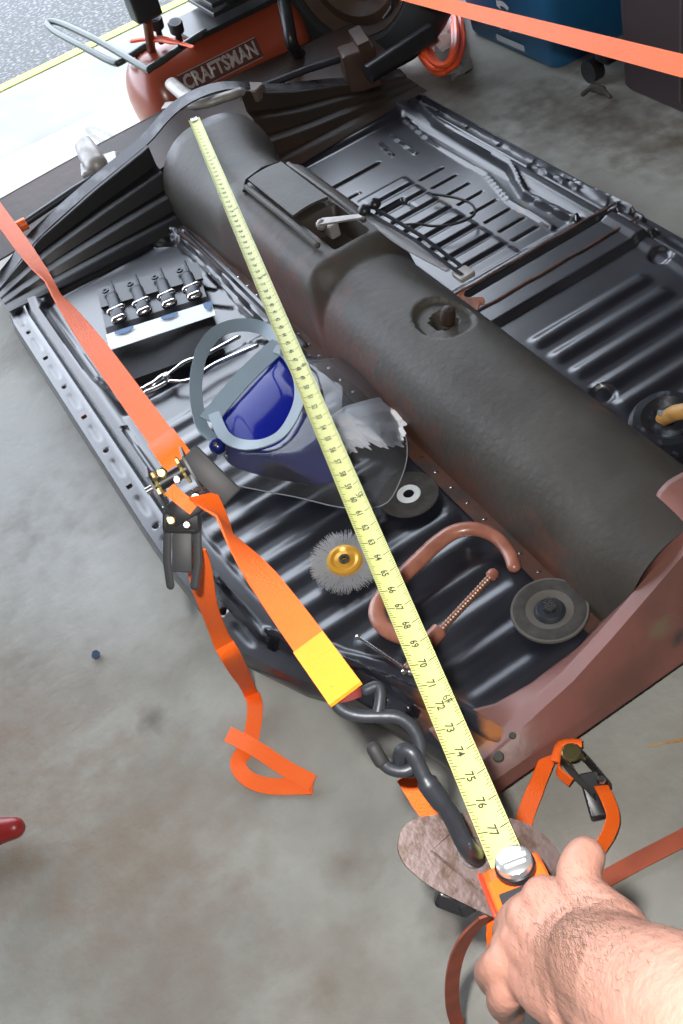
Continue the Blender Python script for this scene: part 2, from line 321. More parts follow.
# central tunnel
def tun(y):
    fr = float(sst(1.98, 2.17, y)); c = .613+.018*fr; hw = .118+.030*fr; h = .172+.012*fr
    box = float(sst(1.42, 1.47, y)*(1-sst(1.80, 1.90, y))); return c, hw-.006*box, h+.018*box, 2.5+2.2*box
def tunpt(y, a, lift=0):
    c, hw, h, p = tun(y); ca, sa = math.cos(a), math.sin(a)
    return V((c-(hw+lift)*math.copysign(abs(ca)**(2/p), ca), y, PZ-.004+(h+lift)*abs(sa)**(2/p)))
def tunsurf(u, v):
    y = .60+1.575*v; a = math.pi*u; q = tunpt(y, a)
    # recessed oval round the hand brake opening on top
    d = math.hypot((q.x-.630)/.050, (y-1.19)/.062)
    if q.z > PZ+.1:
        q.z -= .010*float(1-sst(.86, 1.0, d)); q.z -= .03*float(1-sst(.30, .44, d))
        if 1.475 < y < 1.62 and abs(q.x-.625) < .040: q.z -= .05*float(sst(1.475, 1.487, y)*(1-sst(1.60, 1.61, y))*(1-sst(.030, .040, abs(q.x-.625))))
    return q
tn = MB().sheet(tunsurf, 90, 400).build('central_tunnel', M['tunnel'], pan)
lab(tn, 'rounded dark steel tunnel with rust along its foot')
mb = MB()
for s_ in (-1, 1):
    for k in range(34):
        y = .68+.0455*k; c, hw, h, p_ = tun(y); mb.ball((c+s_*(hw+.012), y, PZ+.002), .0065, 8, (1, 1, .6))
ob = mb.build('spot_weld', M['steel'], pan); ob['kind'] = 'stuff'
MB().sheet(lambda u, v: (tun(.62+1.5*v)[0]-tun(.62+1.5*v)[1]-.026+.03*u, .62+1.5*v, PZ+.006-.002*u), 2, 60, .003).build('tunnel_flange', mat('flange_rust', (.10, .045, .03), .6, col2=(.05, .035, .03), scale=25, bump=.5), pan)
# raised cover plate with rolled edges on the front of the tunnel
def cov(u, v):
    y = 1.615+.195*v; x = .578+.080*u; return tunpt(y, math.pi/2, 0)*0+V((x, y, PZ+.202+.004*math.sin(math.pi*u)))
MB().sheet(cov, 6, 6, .006).build('tunnel_cover', M['tunnel'], pan)
for x in (.566, .668): MB().tube([(x, 1.50, PZ+.196), (x, 1.60, PZ+.198), (x, 1.80, PZ+.194)], .006, 8, round_=True).build('cover_edge', M['tunnel'], pan)
mb = MB(); mb.tube([(.56, 1.80, PZ+.190), (.575, 1.818, PZ+.196), (.62, 1.826, PZ+.198), (.655, 1.818, PZ+.196), (.672, 1.80, PZ+.190)], .005, 8, round_=True).build('cover_edge', M['black'], pan)
MB().lathe([(0, .014), (.012, .014), (.014, .010), (.016, .003), (.022, .002), (.022, 0)], (.508, 1.70, PZ+.12), V((-1, 0, .12)), 18).build('bolt', M['galv'], pan)
MB().lathe([(0, .03), (.010, .028), (.013, .018), (.013, 0)], (.632, 1.185, PZ+.155), V((.2, -.1, 1)), 12).build('cable_stub', M['brown'], pan)
# shift linkage and silver cable lever with two black knobs
MB().box((.63, 1.57, PZ+.165), (.022, .03, .03), bev=.004).ball((.602, 1.545, PZ+.200), .011).build('shift_coupling', M['galv'], pan)
MB().sheet(lambda u, v: V((.602, 1.545, PZ+.208)).lerp(V((.668, 1.487, PZ+.212)), u)+V((.6, .7, 0))*(v-.5)*(.022-.010*u), 4, 2, .004).build('lever_arm', M['galv'], pan)
lev = MB().sheet(lambda u, v: V((.668, 1.475, PZ+.212)).lerp(V((.700, 1.275, PZ+.178)), u)+V((1, .12, -.25))*(v-.5)*(.010+.020*math.sin(math.pi*min(u*1.05, 1))), 12, 3, .004).build('lever_arm', mat('bright_lever', (.75, .77, .82), .25, .6), pan)
for p0, p1 in (((.672, 1.487, PZ+.216), (.712, 1.25, PZ+.172)), ((.690, 1.487, PZ+.214), (.730, 1.262, PZ+.165))): MB().tube([p0, V(p0).lerp(V(p1), .5)+V((0.004, 0, .004)), p1], .0035, 8).build('cable_rod', M['dsteel'], pan)
for c in ((.668, 1.487, PZ+.222), (.694, 1.492, PZ+.220)):
    k = MB().ball(c, .0125, 16, (1, 1, .8)).build('knob', M['blackp'], pan); MB().ball(V(c)+V((0, 0, .009)), .0035, 8).build('screw', M['dsteel'], k)
MB().box((.718, 1.255, PZ+.168), (.03, .03, .01), bev=.003).build('cable_clip', M['galv'], pan)

# front crossmember: arched ridge, two stepped faces, apron behind, rods and brackets
ridge = [(.03, .078), (.10, .110), (.179, .148), (.34, .192), (.50, .228), (.56, .252), (.61, .268), (.665, .272), (.73, .262), (.79, .236), (.826, .214), (.90, .182), (.997, .149), (1.10, .110), (1.21, .080)]
rx, rz = zip(*ridge)
def face(x0, x1):
    prof = [(0, 0), (.10, .02), (.14, .30), (.36, .36), (.42, .58), (.62, .64), (.68, .84), (.86, .90), (1.0, 1.0)]
    def fn(u, v):
        x = x0+(x1-x0)*u; zt = float(np.interp(x, rx, rz)); k = v*(len(prof)-1); i = min(int(k), len(prof)-2); t = k-i
        a, b_ = prof[i], prof[i+1]; yy = a[0]+(b_[0]-a[0])*t; zz = a[1]+(b_[1]-a[1])*t
        depth = .10+.03*(zt-PZ)/.15; return V((x, 2.24-depth*yy, zt-(zt-PZ-.003)*zz))
    return MB().sheet(fn, 24, 32, .003, V((0, .5, .5)))
lab(face(.035, .505).build('crossmember_face', M['black'], pan), 'glossy black stepped left face of the arched front crossmember'); face(.76, 1.205).build('crossmember_face', mat('dull_black_brown', (.022, .016, .012), .5, col2=(.04, .022, .014), scale=8), pan)
mb = MB(); mb.ribbon(smoothpath([(x, 2.252, z+.002) for x, z in ridge], 3), V((0, 1, .25)), .034, .004).build('ridge_flange', mat('scuffed_black_paint', (.05, .05, .055), .25, .3, col2=(.16, .16, .17), scale=14, mix=(.5, .7)), pan)
MB().sheet(lambda u, v: (.03+1.17*u, 2.27+.185*v, .125+.04*v+.02*math.sin(math.pi*u)), 20, 8, .004).sheet(lambda u, v: (.03+1.17*u, 2.455, .165+.02*math.sin(math.pi*u)-.13*v), 20, 2, .004, V((0, 1, 0))).build('front_apron', M['brown'], pan)
MB().box((.65, 2.30, .10), (.34, .22, .03)).build('frame_head', M['brown'], pan)
for a, b_, c in (((.165, 2.28, .172), (.46, 2.29, .196), -1), ((.835, 2.29, .20), (1.09, 2.275, .175), 1)):
    rd = MB().tube([a, V(a).lerp(V(b_), .5)+V((0, 0, .004)), b_], .009, 10).build('tie_rod', M['dsteel'], pan)
    e_ = V(a) if c < 0 else V(b_); MB().tube([e_-V((.012, 0, 0)), e_+V((.012, 0, 0))], .014, 12).build('rod_end_cap', M['hotorange'], rd)
MB().box((1.09, 2.245, .155), (.085, .07, .10), (V((.95, -.3, 0)), V((.3, .95, 0)), V((0, 0, 1))), bev=.006).box((1.11, 2.25, .20), (.03, .10, .05), (V((.95, -.3, .1)), V((.3, .95, 0)), V((-.1, 0, 1)))).build('axle_bracket', M['brown'], pan)
tb = MB().tube([(1.07, 2.17, .165), (1.265, 2.17, .185)], .023, 18).build('axle_tube', M['black'], pan)
def clamp(c, s_):
    c = V(c); o = MB().box(c+V((0, -.03, -.03)), (.10, .07, .05), (V((.9, -.3*s_, 0)), V((.3*s_, .9, 0)), V((0, 0, 1))), bev=.008).build('bumper_bracket', M['galv'], pan)
    MB().tube([c+V((-.012*s_, -.05, .0)), c+V((-.01, -.01, .010)), c+V((-.005, .03, .018))], [.028, .027, .024], 12, round_=True).build('bracket_tube', M['galv'], o)
    MB().tube([c+V((.035, -.05, -.03)), c+V((.06, -.06, -.02))], .007, 8).build('bolt', M['steel'], o)
clamp((.40, 2.35, .21), 1)
mb = MB(); mb.tube(smoothpath([at(172, 84, .25), at(186, 96, .25), at(200, 104, .25), at(222, 98, .25), at(240, 92, .24)], 5), [.018]*5+[.02]*5+[.014]*11, 12, flat=.8, round_=True).build('bumper_bracket', M['galv'], pan)
MB().box(at(182, 105, .235), (.10, .03, .008), (V((.7, -.7, 0)), V((.7, .7, 0)), V((0, 0, 1)))).build('bracket_plate', M['galv'], pan)
MB().box(at(252, 92, .22), (.045, .06, .03), (V((.8, .5, 0)), V((-.5, .8, 0)), V((0, 0, 1))), bev=.005).build('bracket_plate', mat('grey_brown_metal', (.14, .11, .09), .5), pan)

# rear crossmember: red oxide wedge rising over the tunnel
kr = [(.215, .066), (.293, .082), (.392, .112), (.459, .150), (.53, .196), (.576, .226), (.62, .252), (.70, .252), (.80, .19), (.95, .11), (1.02, .066)]
kx, kz = zip(*kr)
def rc(u, v):
    x = .208+.82*u; zt = float(np.interp(x, kx, kz)); k = v*4; i = min(int(k), 3); t = k-i
    yin = float(np.interp(x, [.2, .24, .30, .36, .44, .52, .64, .9], [.665, .66, .635, .630, .635, .652, .672, .65])); zin = max(PZ+.004, float(np.interp(x, [.44, .52, .56, .62, .70, .80, 1.0], [.0, .0, .17, .246, .246, .17, .0])))
    P = [(yin, min(zin, zt)), (.600, zt-.006), (.578, zt), (.548, PZ-.004), (.540, .045)]
    return (x, P[i][0]+(P[i+1][0]-P[i][0])*t, P[i][1]+(P[i+1][1]-P[i][1])*t)
rcm = MB().sheet(rc, 80, 32).build('rear_crossmember', M['primer'], pan)
rcm.modifiers.new('thickness', 'SOLIDIFY').thickness = .004
# slot burnt along the lower lip, small holes
for c, r_ in (((.288, .578), .004), ((.255, .565), .006)): MB().lathe([(0, .002), (r_, .002), (r_*1.3, 0)], (c[0], c[1], PZ+.012), V((0, -.3, 1)), 12).build('bolt', M['ink'], pan)
# timber bearers that the pan rests on, barely seen
# ------------------------------------------------------------------ tape measure
hook = aty(194, 119, 2.155)
d_ = camvec(506-341.5, 858-512, 1000).normalized(); oc = EYE-hook; LT = 78.0*.0254
bq = oc.dot(d_); tt = -bq-math.sqrt(bq*bq-(oc.dot(oc)-LT*LT)); endp = EYE+d_*tt
A_ = (endp-hook).normalized(); B_ = V((-A_.y, A_.x, 0)).normalized()
if B_.x < 0: B_ = -B_
C_ = A_.cross(B_); C_ = C_ if C_.z > 0 else -C_
HW = .0127
def blade(s, w_, h=0):
    return hook+A_*s+B_*w_+C_*(.0035*(w_/HW)**2-.002-.010*math.sin(math.pi*s/LT)*0+h)
tm = thing('tape_measure', 'orange and black tape measure with its yellow blade pulled out over the whole floor pan', 'tape measure', endp-V((0, 0, .01)))
bl = MB().sheet(lambda u, v: blade(LT*1.008*u, HW*(2*v-1)), 80, 8, .0004, C_).build('blade', M['tape'], tm)
MB().box(hook+C_*.0-A_*.002+C_*(-.006), (.016, .002, .018), (B_, A_, C_)).box(hook+A_*.008+C_*.0006, (.016, .02, .0012), (B_, A_, C_)).build('end_hook', M['steel'], tm)
mb = MB()
for k in range(1, 78*8):
    s = k*.0254/8; ln = .0075 if k % 8 == 0 else (.005 if k % 4 == 0 else .003); hw = .00035 if k % 8 else .0005
    for sg in (-1, 1):
        w0, w1 = sg*HW*.97, sg*(HW*.97-ln); mb.add([blade(s-hw, w0, .0003), blade(s+hw, w0, .0003), blade(s+hw, w1, .0003), blade(s-hw, w1, .0003)], [(0, 1, 2, 3)])
o = mb.build('tick_marks', M['ink'], bl, smooth=False); o['kind'] = 'stuff'
def glyphs(txt, size, bold=0):
    cu = D.curves.new('txt', 'FONT'); cu.body = txt; cu.size = size; cu.offset = bold; cu.align_x = 'CENTER'; cu.align_y = 'CENTER'; cu.resolution_u = 2
    ob = D.objects.new('txt', cu); COL.objects.link(ob); dg = bpy.context.evaluated_depsgraph_get(); me = ob.evaluated_get(dg).to_mesh()
    v = [tuple(q.co) for q in me.vertices]; f = [tuple(p.vertices) for p in me.polygons]; ob.evaluated_get(dg).to_mesh_clear()
    D.objects.remove(ob); D.curves.remove(cu); return v, f
for n in range(1, 79):
    v, f = glyphs(str(n), .0095, .00022); mb = MB().add([blade(n*.0254+x, -.0012+y, .0004) for x, y, z in v], f)
    if n % 12 == 0:
        v, f = glyphs('%dF' % (n//12), .0105); mb.add([blade(n*.0254-.003+x, .0062+y, .00045) for x, y, z in v], f)
    mb.build('printed_number', M['ink'], bl, smooth=False)
def cb(s, b_, c): return endp+A_*(s+.010)+B_*b_+C_*c
prof = [(.002, -.008), (.074, -.008), (.080, .0), (.080, .026), (.070, .034), (.020, .030), (.006, .022), (.000, .008)]
cs = MB().prism([cb(s, -.021, c) for s, c in prof], B_, .042).build('case', M['hotorange'], tm, smooth=False)
bv = cs.modifiers.new('bevel', 'BEVEL'); bv.width = .004; bv.segments = 3
nrm = (C_-A_*.18).normalized(); up_ = (A_+nrm*.0).normalized(); up_ = (up_-nrm*up_.dot(nrm)).normalized(); lc_ = cb(.017, .002, .030)
lk = MB().lathe([(0, .010), (.0100, .0098), (.0125, .008), (.013, 0)], lc_, nrm, 28).build('thumb_lock', mat('satin_chrome', (.78, .80, .82), .28, .8), tm)
for k in (-1, 0, 1): MB().box(lc_+nrm*.0102+up_*(.0055*k), (.019-abs(k)*.004, .0018, .0018), (B_, up_, nrm)).build('grip_ridge', M['white'], lk)
MB().lathe([(.013, .004), (.0140, .003), (.0145, -.004), (.013, -.004)], lc_, nrm, 28).build('lock_surround', M['blackp'], tm)
MB().box(cb(.048, 0, .034), (.032, .028, .005), (B_, A_, C_), bev=.002).build('rubber_grip', M['darkgrip'], tm)
MB().box(cb(.022, -.0225, .010), (.003, .034, .020), (B_, A_, C_), bev=.001).build('side_panel', M['redtape'], tm)
MB().box(cb(.056, -.0225, .010), (.003, .030, .022), (B_, A_, C_), bev=.001).build('side_panel', M['blackp'], tm)

# ------------------------------------------------------------------ person: forearm and hand
per = thing('person', 'bare hairy forearm and left hand gripping the orange tape measure case', 'person', (.09, .12, .55))
hand = MB()
def chain(pts, n=14, k=5):
    P = [dp(x, y, z) for x, y, z, r in pts]; R = [q[3] for q in pts]; SP = smoothpath(P, k); m_ = len(SP)
    RR = [float(np.interp(i/k, range(len(R)), R)) for i in range(m_)]; hand.tube(SP, RR, n, round_=True)
chain([(585, 857, .600, .0125), (579, 872, .592, .0135), (583, 892, .583, .0140), (597, 912, .570, .0170), (612, 935, .555, .022), (615, 965, .535, .026)])      # thumb
chain([(545, 900, .598, .0150), (565, 925, .582, .018), (590, 955, .558, .024)])
chain([(530, 917, .602, .0150), (552, 940, .585, .019), (585, 965, .555, .025)])
chain([(522, 938, .605, .0145), (548, 960, .585, .019), (585, 980, .555, .026)])
chain([(520, 962, .606, .0140), (545, 985, .585, .019), (585, 1000, .555, .026)])
chain([(560, 905, .594, .016), (585, 925, .578, .020), (600, 945, .560, .024)])
# fingers folding down the left side of the case, tips underneath
chain([(540, 905, .604, .0125), (519, 916, .612, .0115), (508, 932, .640, .0105), (512, 944, .668, .0098)])
chain([(530, 925, .606, .0125), (510, 945, .612, .0118), (503, 962, .640, .0108), (510, 970, .672, .0098)])
chain([(524, 948, .606, .0120), (500, 966, .608, .0118), (491, 974, .634, .0112), (497, 986, .662, .0098)])
chain([(522, 972, .606, .0115), (507, 992, .604, .0110), (503, 1004, .628, .0105), (512, 1012, .652, .0092)])
# wrist and forearm
chain([(600, 965, .548, .030), (630, 985, .515, .033), (672, 1010, .478, .037), (730, 1048, .435, .041), (800, 1100, .395, .044), (930, 1210, .330, .047)], 24)
chain([(605, 985, .545, .030), (640, 1020, .505, .032), (690, 1060, .465, .036), (760, 1110, .42, .04)], 20)
# tendon of the thumb side
chain([(598, 905, .563, .006), (618, 920, .543, .0065), (636, 935, .522, .007)], 8)
tmp = hand.build('arm', M['skin'], per)
rm = tmp.modifiers.new('r', 'REMESH'); rm.mode = 'VOXEL'; rm.voxel_size = .0019; rm.use_smooth_shade = True
sm = tmp.modifiers.new('s', 'SMOOTH'); sm.iterations = 7; sm.factor = .6
dg = bpy.context.evaluated_depsgraph_get(); me2 = D.meshes.new_from_object(tmp.evaluated_get(dg)); tmp.modifiers.clear(); tmp.data = me2
me2.shade_smooth()
# short dark hairs on the wrist and forearm
hm = MB(); ploc = worldloc(per); rnd = random.Random(3)
vv = [(v.co+ploc, v.normal.copy()) for v in me2.vertices]; hc = dp(580, 960, .535); h2 = dp(640, 935, .50)
cand = [q for q in vv if ((q[0]-hc).length < .036 or ((q[0]-hc).length < .060 and rnd.random() < .22) or ((q[0]-h2).length < .05 and rnd.random() < .12)) and (EYE-q[0]).dot(q[1]) > 0]; rnd.shuffle(cand)
fl = (dp(640, 920, .5)-dp(540, 990, .55)).normalized()
for p_, n_ in cand[:3200]:
    d1 = (p_-hc).length; L1 = .004+.006*max(0, 1-d1/.05)*rnd.random()
    t = (fl*-.5+camvec(-.3, -1, 0)*.9+V([rnd.uniform(-.4, .4) for _ in range(3)])); t = (t-n_*t.dot(n_)).normalized()
    a = p_-n_*.0003; b_ = p_+t*L1*.5+n_*.0011; c = p_+t*L1+n_*.0012; s_ = t.cross(n_)*.00010
    hm.add([a-s_, a+s_, b_+s_*.8, b_-s_*.8, c], [(0, 1, 2, 3), (3, 2, 4)])
o = hm.build('arm_hair', M['hair'], per); o['kind'] = 'stuff'

# ------------------------------------------------------------------ ratchet straps
S1, S0 = dp(345, 692, .68), dp(0, 215, 1.61)
dS = (S0-S1).normalized()
rs = thing('ratchet_strap', 'taut orange ratchet strap with black ratchet above the left side of the pan', 'strap', (S1.x, .75, 0))
def on1(px, py):                 # the point of the strap's line seen nearest to a photo point
    v = camvec(px-341.5, py-512, 1000).normalized(); w0 = S1-EYE; b_ = dS.dot(v); d = dS.dot(w0); e = v.dot(w0)
    return S1+dS*((b_*e-d)/(1-b_*b_))
def flat(p): v = (p-EYE).normalized(); return dS.cross(v).normalized()
def twist(p, ang): s_ = flat(p); return (s_*math.cos(ang)+dS.cross(s_).normalized()*math.sin(ang))
pA = on1(232, 520); pB = on1(268, 575)
seq = [(S1, 0), (on1(325, 660), 0), (on1(300, 625), .15), (pB, .50), (on1(250, 548), .95), (pA, 1.50), (on1(222, 505), 1.0), (on1(210, 490), .5)]
def dense(seq, k=5):
    P = []; W = []
    for (a, t0), (b_, t1) in zip(seq[:-1], seq[1:]):
        for i in range(k): q = a.lerp(b_, i/k); P.append(q); W.append(twist(q, t0+(t1-t0)*i/k))
    P.append(seq[-1][0]); W.append(twist(*seq[-1])); return P, W
P, W = dense(seq); MB().ribbon(P, W, .0255, .002).build('webbing', M['orange'], rs)
far = S1+dS*2.55
seq = [(on1(172, 452), 0), (on1(135, 400), .1), (on1(100, 350), .3), (on1(72, 305), .9), (on1(57, 285), 1.35), (on1(45, 265), .9), (on1(28, 240), .5), (on1(0, 212), .35), (far, .3)]
P, W = dense(seq); wb = MB().ribbon(P, W, .0265, .002).build('webbing', M['orange'], rs)
# folded sewn loop near the hook
P = [on1(345, 694), on1(330, 668), on1(312, 640)]; off = camvec(0, 0, -.004); MB().ribbon([p+off for p in P], [flat(p) for p in P], .0262, .0035).build('sewn_loop', mat('flash_lit_fold', (1, .33, .02), .55, bump=.3, bscale=300), rs)  # fold coloured lighter and yellower, as if lit by the near flash
# bow of webbing entering the ratchet
c0 = on1(168, 452); s_ = flat(c0); nv = dS.cross(s_); 
MB().ribbon(smoothpath([c0+dS*.02+nv*.006, c0+nv*.016, c0-dS*.03+nv*.016-camvec(.0, 0, 0), c0-dS*.05+nv*.0], 4), s_, .029, .002).build('sewn_loop', M['orange'], rs)
# ratchet
R0 = dp(178, 487, .905); ax1 = -dS; side = flat(R0); nn = ax1.cross(side).normalized()
if nn.dot(EYE-R0) < 0: nn = -nn
ax1 = (camvec(.50, .86, .10)).normalized(); side = camvec(.86, -.50, 0).normalized(); nn = camvec(0, 0, -1)
for sg in (-1, 1):
    pl = MB().prism([R0+ax1*a+nn*b_+side*(sg*.018) for a, b_ in ((-.032, -.010), (-.020, .014), (.006, .018), (.030, .006), (.034, -.012), (.0, -.016))], side, .0022).build('side_plate', M['black'], rs)
    MB().lathe([(0, .003), (.004, .003), (.004, 0)], R0+ax1*.024+side*(sg*.020)+nn*.0, side*sg, 8).build('rivet', M['steel'], pl)
def gear(c, r0, r1, nt, ax, th):
    t, a, b_ = frame(V(ax), nn); ring = [c+(a*math.cos(2*math.pi*k/(2*nt))+b_*math.sin(2*math.pi*k/(2*nt)))*(r1 if k % 2 else r0) for k in range(2*nt)]
    return MB().prism(ring, ax, th)
g0 = R0-ax1*.010+nn*.006
for sg in (-.0135, .0115): gear(g0+side*sg, .010, .0135, 11, side, .0025).build('ratchet_gear', M['gold'], rs)
MB().tube([g0-side*.018, g0+side*.018], .0068, 12).build('spool', M['black'], rs)
MB().tube([g0-side*.0255, g0+side*.0255], .0035, 10).build('spool', M['steel'], rs)
for q in (.012, .024): MB().tube([R0+ax1*q-side*.021+nn*.004, R0+ax1*q+side*.021+nn*.004], .0035, 8).build('cross_bolt', M['steel'], rs)
MB().box(R0+ax1*.020-side*.004+nn*.009, (.030, .022, .006), (side, ax1, nn), bev=.002).build('pawl', M['black'], rs)
g1 = R0+camvec(.004, .018, .0)
hd = camvec(-.02, 1, .12).normalized(); hs = camvec(1, .02, 0)
MB().box(g1+hd*.014, (.034, .020, .016), (hs, hd, nn), bev=.004).build('release_bar', M['blackp'], rs)
for sg in (-1, 1): MB().tube([g1+hs*.013*sg, g1+hs*.014*sg+hd*.05, g1+hs*.011*sg+hd*.072], .0045, 8, flat=.6, round_=True).build('handle_arm', M['darkgrip'], rs)
MB().box(g1+hd*.040, (.018, .040, .005), (hs, hd, nn), bev=.002).build('handle', M['darkgrip'], rs)
gd = camvec(.70, .70, .1).normalized(); gs = camvec(.7, -.7, 0)
MB().box(R0+camvec(.030, -.010, -.008), (.022, .056, .008), (gs, gd, nn), bev=.004).build('handle', M['darkgrip'], rs)
for (dx, dy, dz, rr) in ((-.012, -.012, .014, .005), (.002, -.006, .016, .004), (-.004, .030, .012, .0045), (.010, .034, .012, .004), (.018, .010, .012, .0055), (-.014, .004, .013, .004)): 
    MB().lathe([(0, .003), (rr*.7, .003), (rr, .0015), (rr, 0)], R0+camvec(dx, dy, -dz+.0), nn, 10).build('rivet', M['gold'] if dx < 0 else M['steel'], rs)
MB().ribbon(smoothpath([R0+camvec(-.006, .002, -.012), R0+camvec(.006, .012, -.013), R0+camvec(.016, .020, -.010)], 4), camvec(-.5, 1, 0), .012, .0016).build('webbing', M['orange'], rs)
# loose tail hanging to the floor
tp = [dp(194, 546, .93), dp(200, 572, .98), dp(207, 603, 1.05), dp(222, 640, 1.15), dp(234, 662, 1.2), at(248, 688, .05), at(255, 706, .02), at(250, 742, .008), at(238, 762, .012), at(247, 778, .012), at(270, 786, .006), at(313, 786, .006)]
sd = [camvec(1, .4, 0), camvec(1, -.1, .4), camvec(.9, .3, 0), camvec(.6, .3, .5), camvec(.8, -.4, .2), camvec(1, .1, 0), camvec(1, -.1, 0), camvec(1, .2, 0), camvec(.9, -.4, .5), camvec(.4, -.8, .7), camvec(0, -1, .5), camvec(0, -1, .6)]
P = smoothpath(tp, 5); W = smoothpath(sd, 5)
MB().ribbon(P, list(W), .0235, .0018).build('loose_tail', M['orange'], rs)
MB().ribbon(smoothpath([at(313, 783, .010), at(285, 768, .016), at(255, 748, .022), at(228, 734, .014)], 4), [camvec(.35, -.9, .3)]*13, .0235, .0018).build('loose_tail', M['orange'], rs)
MB().tube([S1-dS*.0+camvec(.000, -.004, .004), S1+camvec(.003, .006, .004)], [.011, .009], 14, flat=.5).build('loop_hole', mat('loop_hole_shade', (.12, .01, .008), .8), rs)  # dark hole of the strap loop, its shade put in as colour
# double rod S hook
H = lambda L_, z=.685: [dp(x, y, z+(q[0] if q else 0)) for x, y, *q in L_]
hk = MB().tube(smoothpath(H([(334, 690), (336, 703), (346, 712), (362, 716), (380, 716), (397, 717), (410, 725), (418, 738), (420, 752), (415, 765), (404, 771), (391, 769), (381, 761), (375, 751)]), 5), .0045, 12, round_=True).build('hook', M['dsteel'], rs)
MB().tube(smoothpath(H([(366, 690, .01), (378, 686, .008), (380, 698, .004), (377, 716, .0)]), 4), .0038, 10, round_=True).build('hook_branch', M['dsteel'], hk)
MB().tube([dp(374, 749, .685), dp(381, 761, .685)], .0052, 12, round_=True).build('hook_tip', M['rubber'], hk)

# rod link from the hook to the plate
ln_ = MB().tube(smoothpath(H([(420, 768, .012), (409, 771, .010), (400, 762, .004), (402, 751, -.008), (411, 752, -.012), (418, 764, -.012), (427, 782, -.012), (437, 796, -.010), (449, 812, -.006), (458, 830, 0), (466, 846, .004), (473, 854, .025), (477, 858, .065)]), 5),
   [.0048]*5+[.0052]*15+[.0054]*10+[.0074]*8+[.0066]*23, 12, round_=True).build('steel_link', M['dsteel'])
tag(ln_, 'thick dark bent steel rod link between the strap hook and the rusty plate', 'link')

# rusty steel plate with a hole
pl0 = [(398, 845), (402, 829), (414, 819), (432, 815), (455, 813), (480, 814), (510, 818), (535, 828), (558, 850), (560, 866), (545, 885), (520, 905), (498, 917), (482, 912), (455, 899), (430, 886), (410, 870), (401, 858)]
PP = smoothpath([dp(x, y, .70) for x, y in pl0], 3, closed=True); cen = dp(473, 853, .75)
tilt = camvec(.08, -.42, -1).normalized()
def inplane(p): return EYE+(p-EYE)*((cen-EYE).dot(tilt)/((p-EYE).dot(tilt)))
PP = [inplane(p) for p in PP]; n = len(PP); t_, a_, b2 = frame(tilt)
inner = []
for p in PP: d = (p-cen).normalized(); inner.append(cen+d*.0085)
mb = MB(); v = PP+inner+[p-tilt*.004 for p in PP]+[p-tilt*.004 for p in inner]
f = [(i, (i+1) % n, n+(i+1) % n, n+i) for i in range(n)]+[(2*n+i, 3*n+i, 3*n+(i+1) % n, 2*n+(i+1) % n) for i in range(n)]+[(i, 2*n+i, 2*n+(i+1) % n, (i+1) % n) for i in range(n)]+[(n+i, n+(i+1) % n, 3*n+(i+1) % n, 3*n+i) for i in range(n)]
sp = thing('steel_plate', 'rounded rusty steel plate with a hole hanging from the dark rod link', 'plate', cen)
mb.add(v, f).build('plate', M['plate2'], sp)
MB().lathe([(.0085, -.001), (.0105, .0015), (.0135, .0012), (.0145, -.001)], cen, tilt, 28).build('hole_rim', M['dsteel'], sp)
mb = MB().prism([inplane(dp(x, y, .7))+tilt*.0002 for x, y in ((431, 850), (456, 829), (475, 822), (520, 840), (520, 870), (490, 893))], tilt, .0012)
mb.build('doubler', M['plate2'], sp)
mb2 = MB().tube([inplane(dp(x, y, .7))+tilt*.0008 for x, y in ((455, 830), (431, 851), (488, 897))], .0008, 6)
mb2.build('raised_edge', M['plate2'], sp)
MB().box(dp(452, 902, .755), (.024, .012, .012), (camvec(1, .4, 0), camvec(-.4, 1, 0), camvec(0, 0, 1)), bev=.003).box(dp(466, 905, .755), (.012, .010, .02), (camvec(.8, -.5, 0), camvec(.5, .8, 0), camvec(0, 0, 1)), bev=.003).build('lower_clevis', M['black'], sp)
MB().ribbon([dp(408, 774, .80), dp(424, 800, .80), dp(450, 835, .80)], [camvec(1, -.2, 0)]*3, .021, .002).build('upper_webbing', M['orange'], sp)
MB().ribbon([dp(471, 850, .785), dp(490, 870, .78), dp(499, 900, .78), dp(497, 935, .79), dp(499, 980, .83), dp(510, 1030, .88), dp(515, 1100, .98), at(520, 1150, .003)], [camvec(1, .1, 0)]*8, [.017]*8, .002).build('lower_webbing', M['orange'], sp)
MB().ribbon(smoothpath([dp(488, 915, .75), dp(468, 935, .8), dp(456, 960, .88), dp(452, 990, .96), dp(456, 1020, 1.05), at(475, 1060, .004)], 4), [camvec(.75, .1, .65)]*21, .015, .002).build('lower_webbing', M['orangedim'], sp)

# strap across the upper right
T0, T1 = dp(683, 66, 1.27), dp(430, 1, 2.1); dT = (T1-T0).normalized()
def s2(p, ang=0): v = (p-EYE).normalized(); s_ = dT.cross(v).normalized(); return s_*math.cos(ang)+dT.cross(s_)*math.sin(ang)
pts = [T0-dT*1.2, T0-dT*.3, T0, T0+dT*.4, T0+dT*.8, T1, T1+dT*.35]
st = thing('tie_down_strap', 'flat orange strap stretched across the upper right in front of the bins', 'strap', (T0.x, T0.y, 0))
MB().ribbon(pts, [s2(p, .12) for p in pts], .0262, .002).build('webbing', M['orange'], st)
e2 = T1+dT*.35; MB().tube(smoothpath([e2, e2+V((.02, .01, -.02)), e2+V((.03, .03, -.06)), e2+V((.0, .03, -.08))], 4), .004, 8).build('hook', M['dsteel'], st)

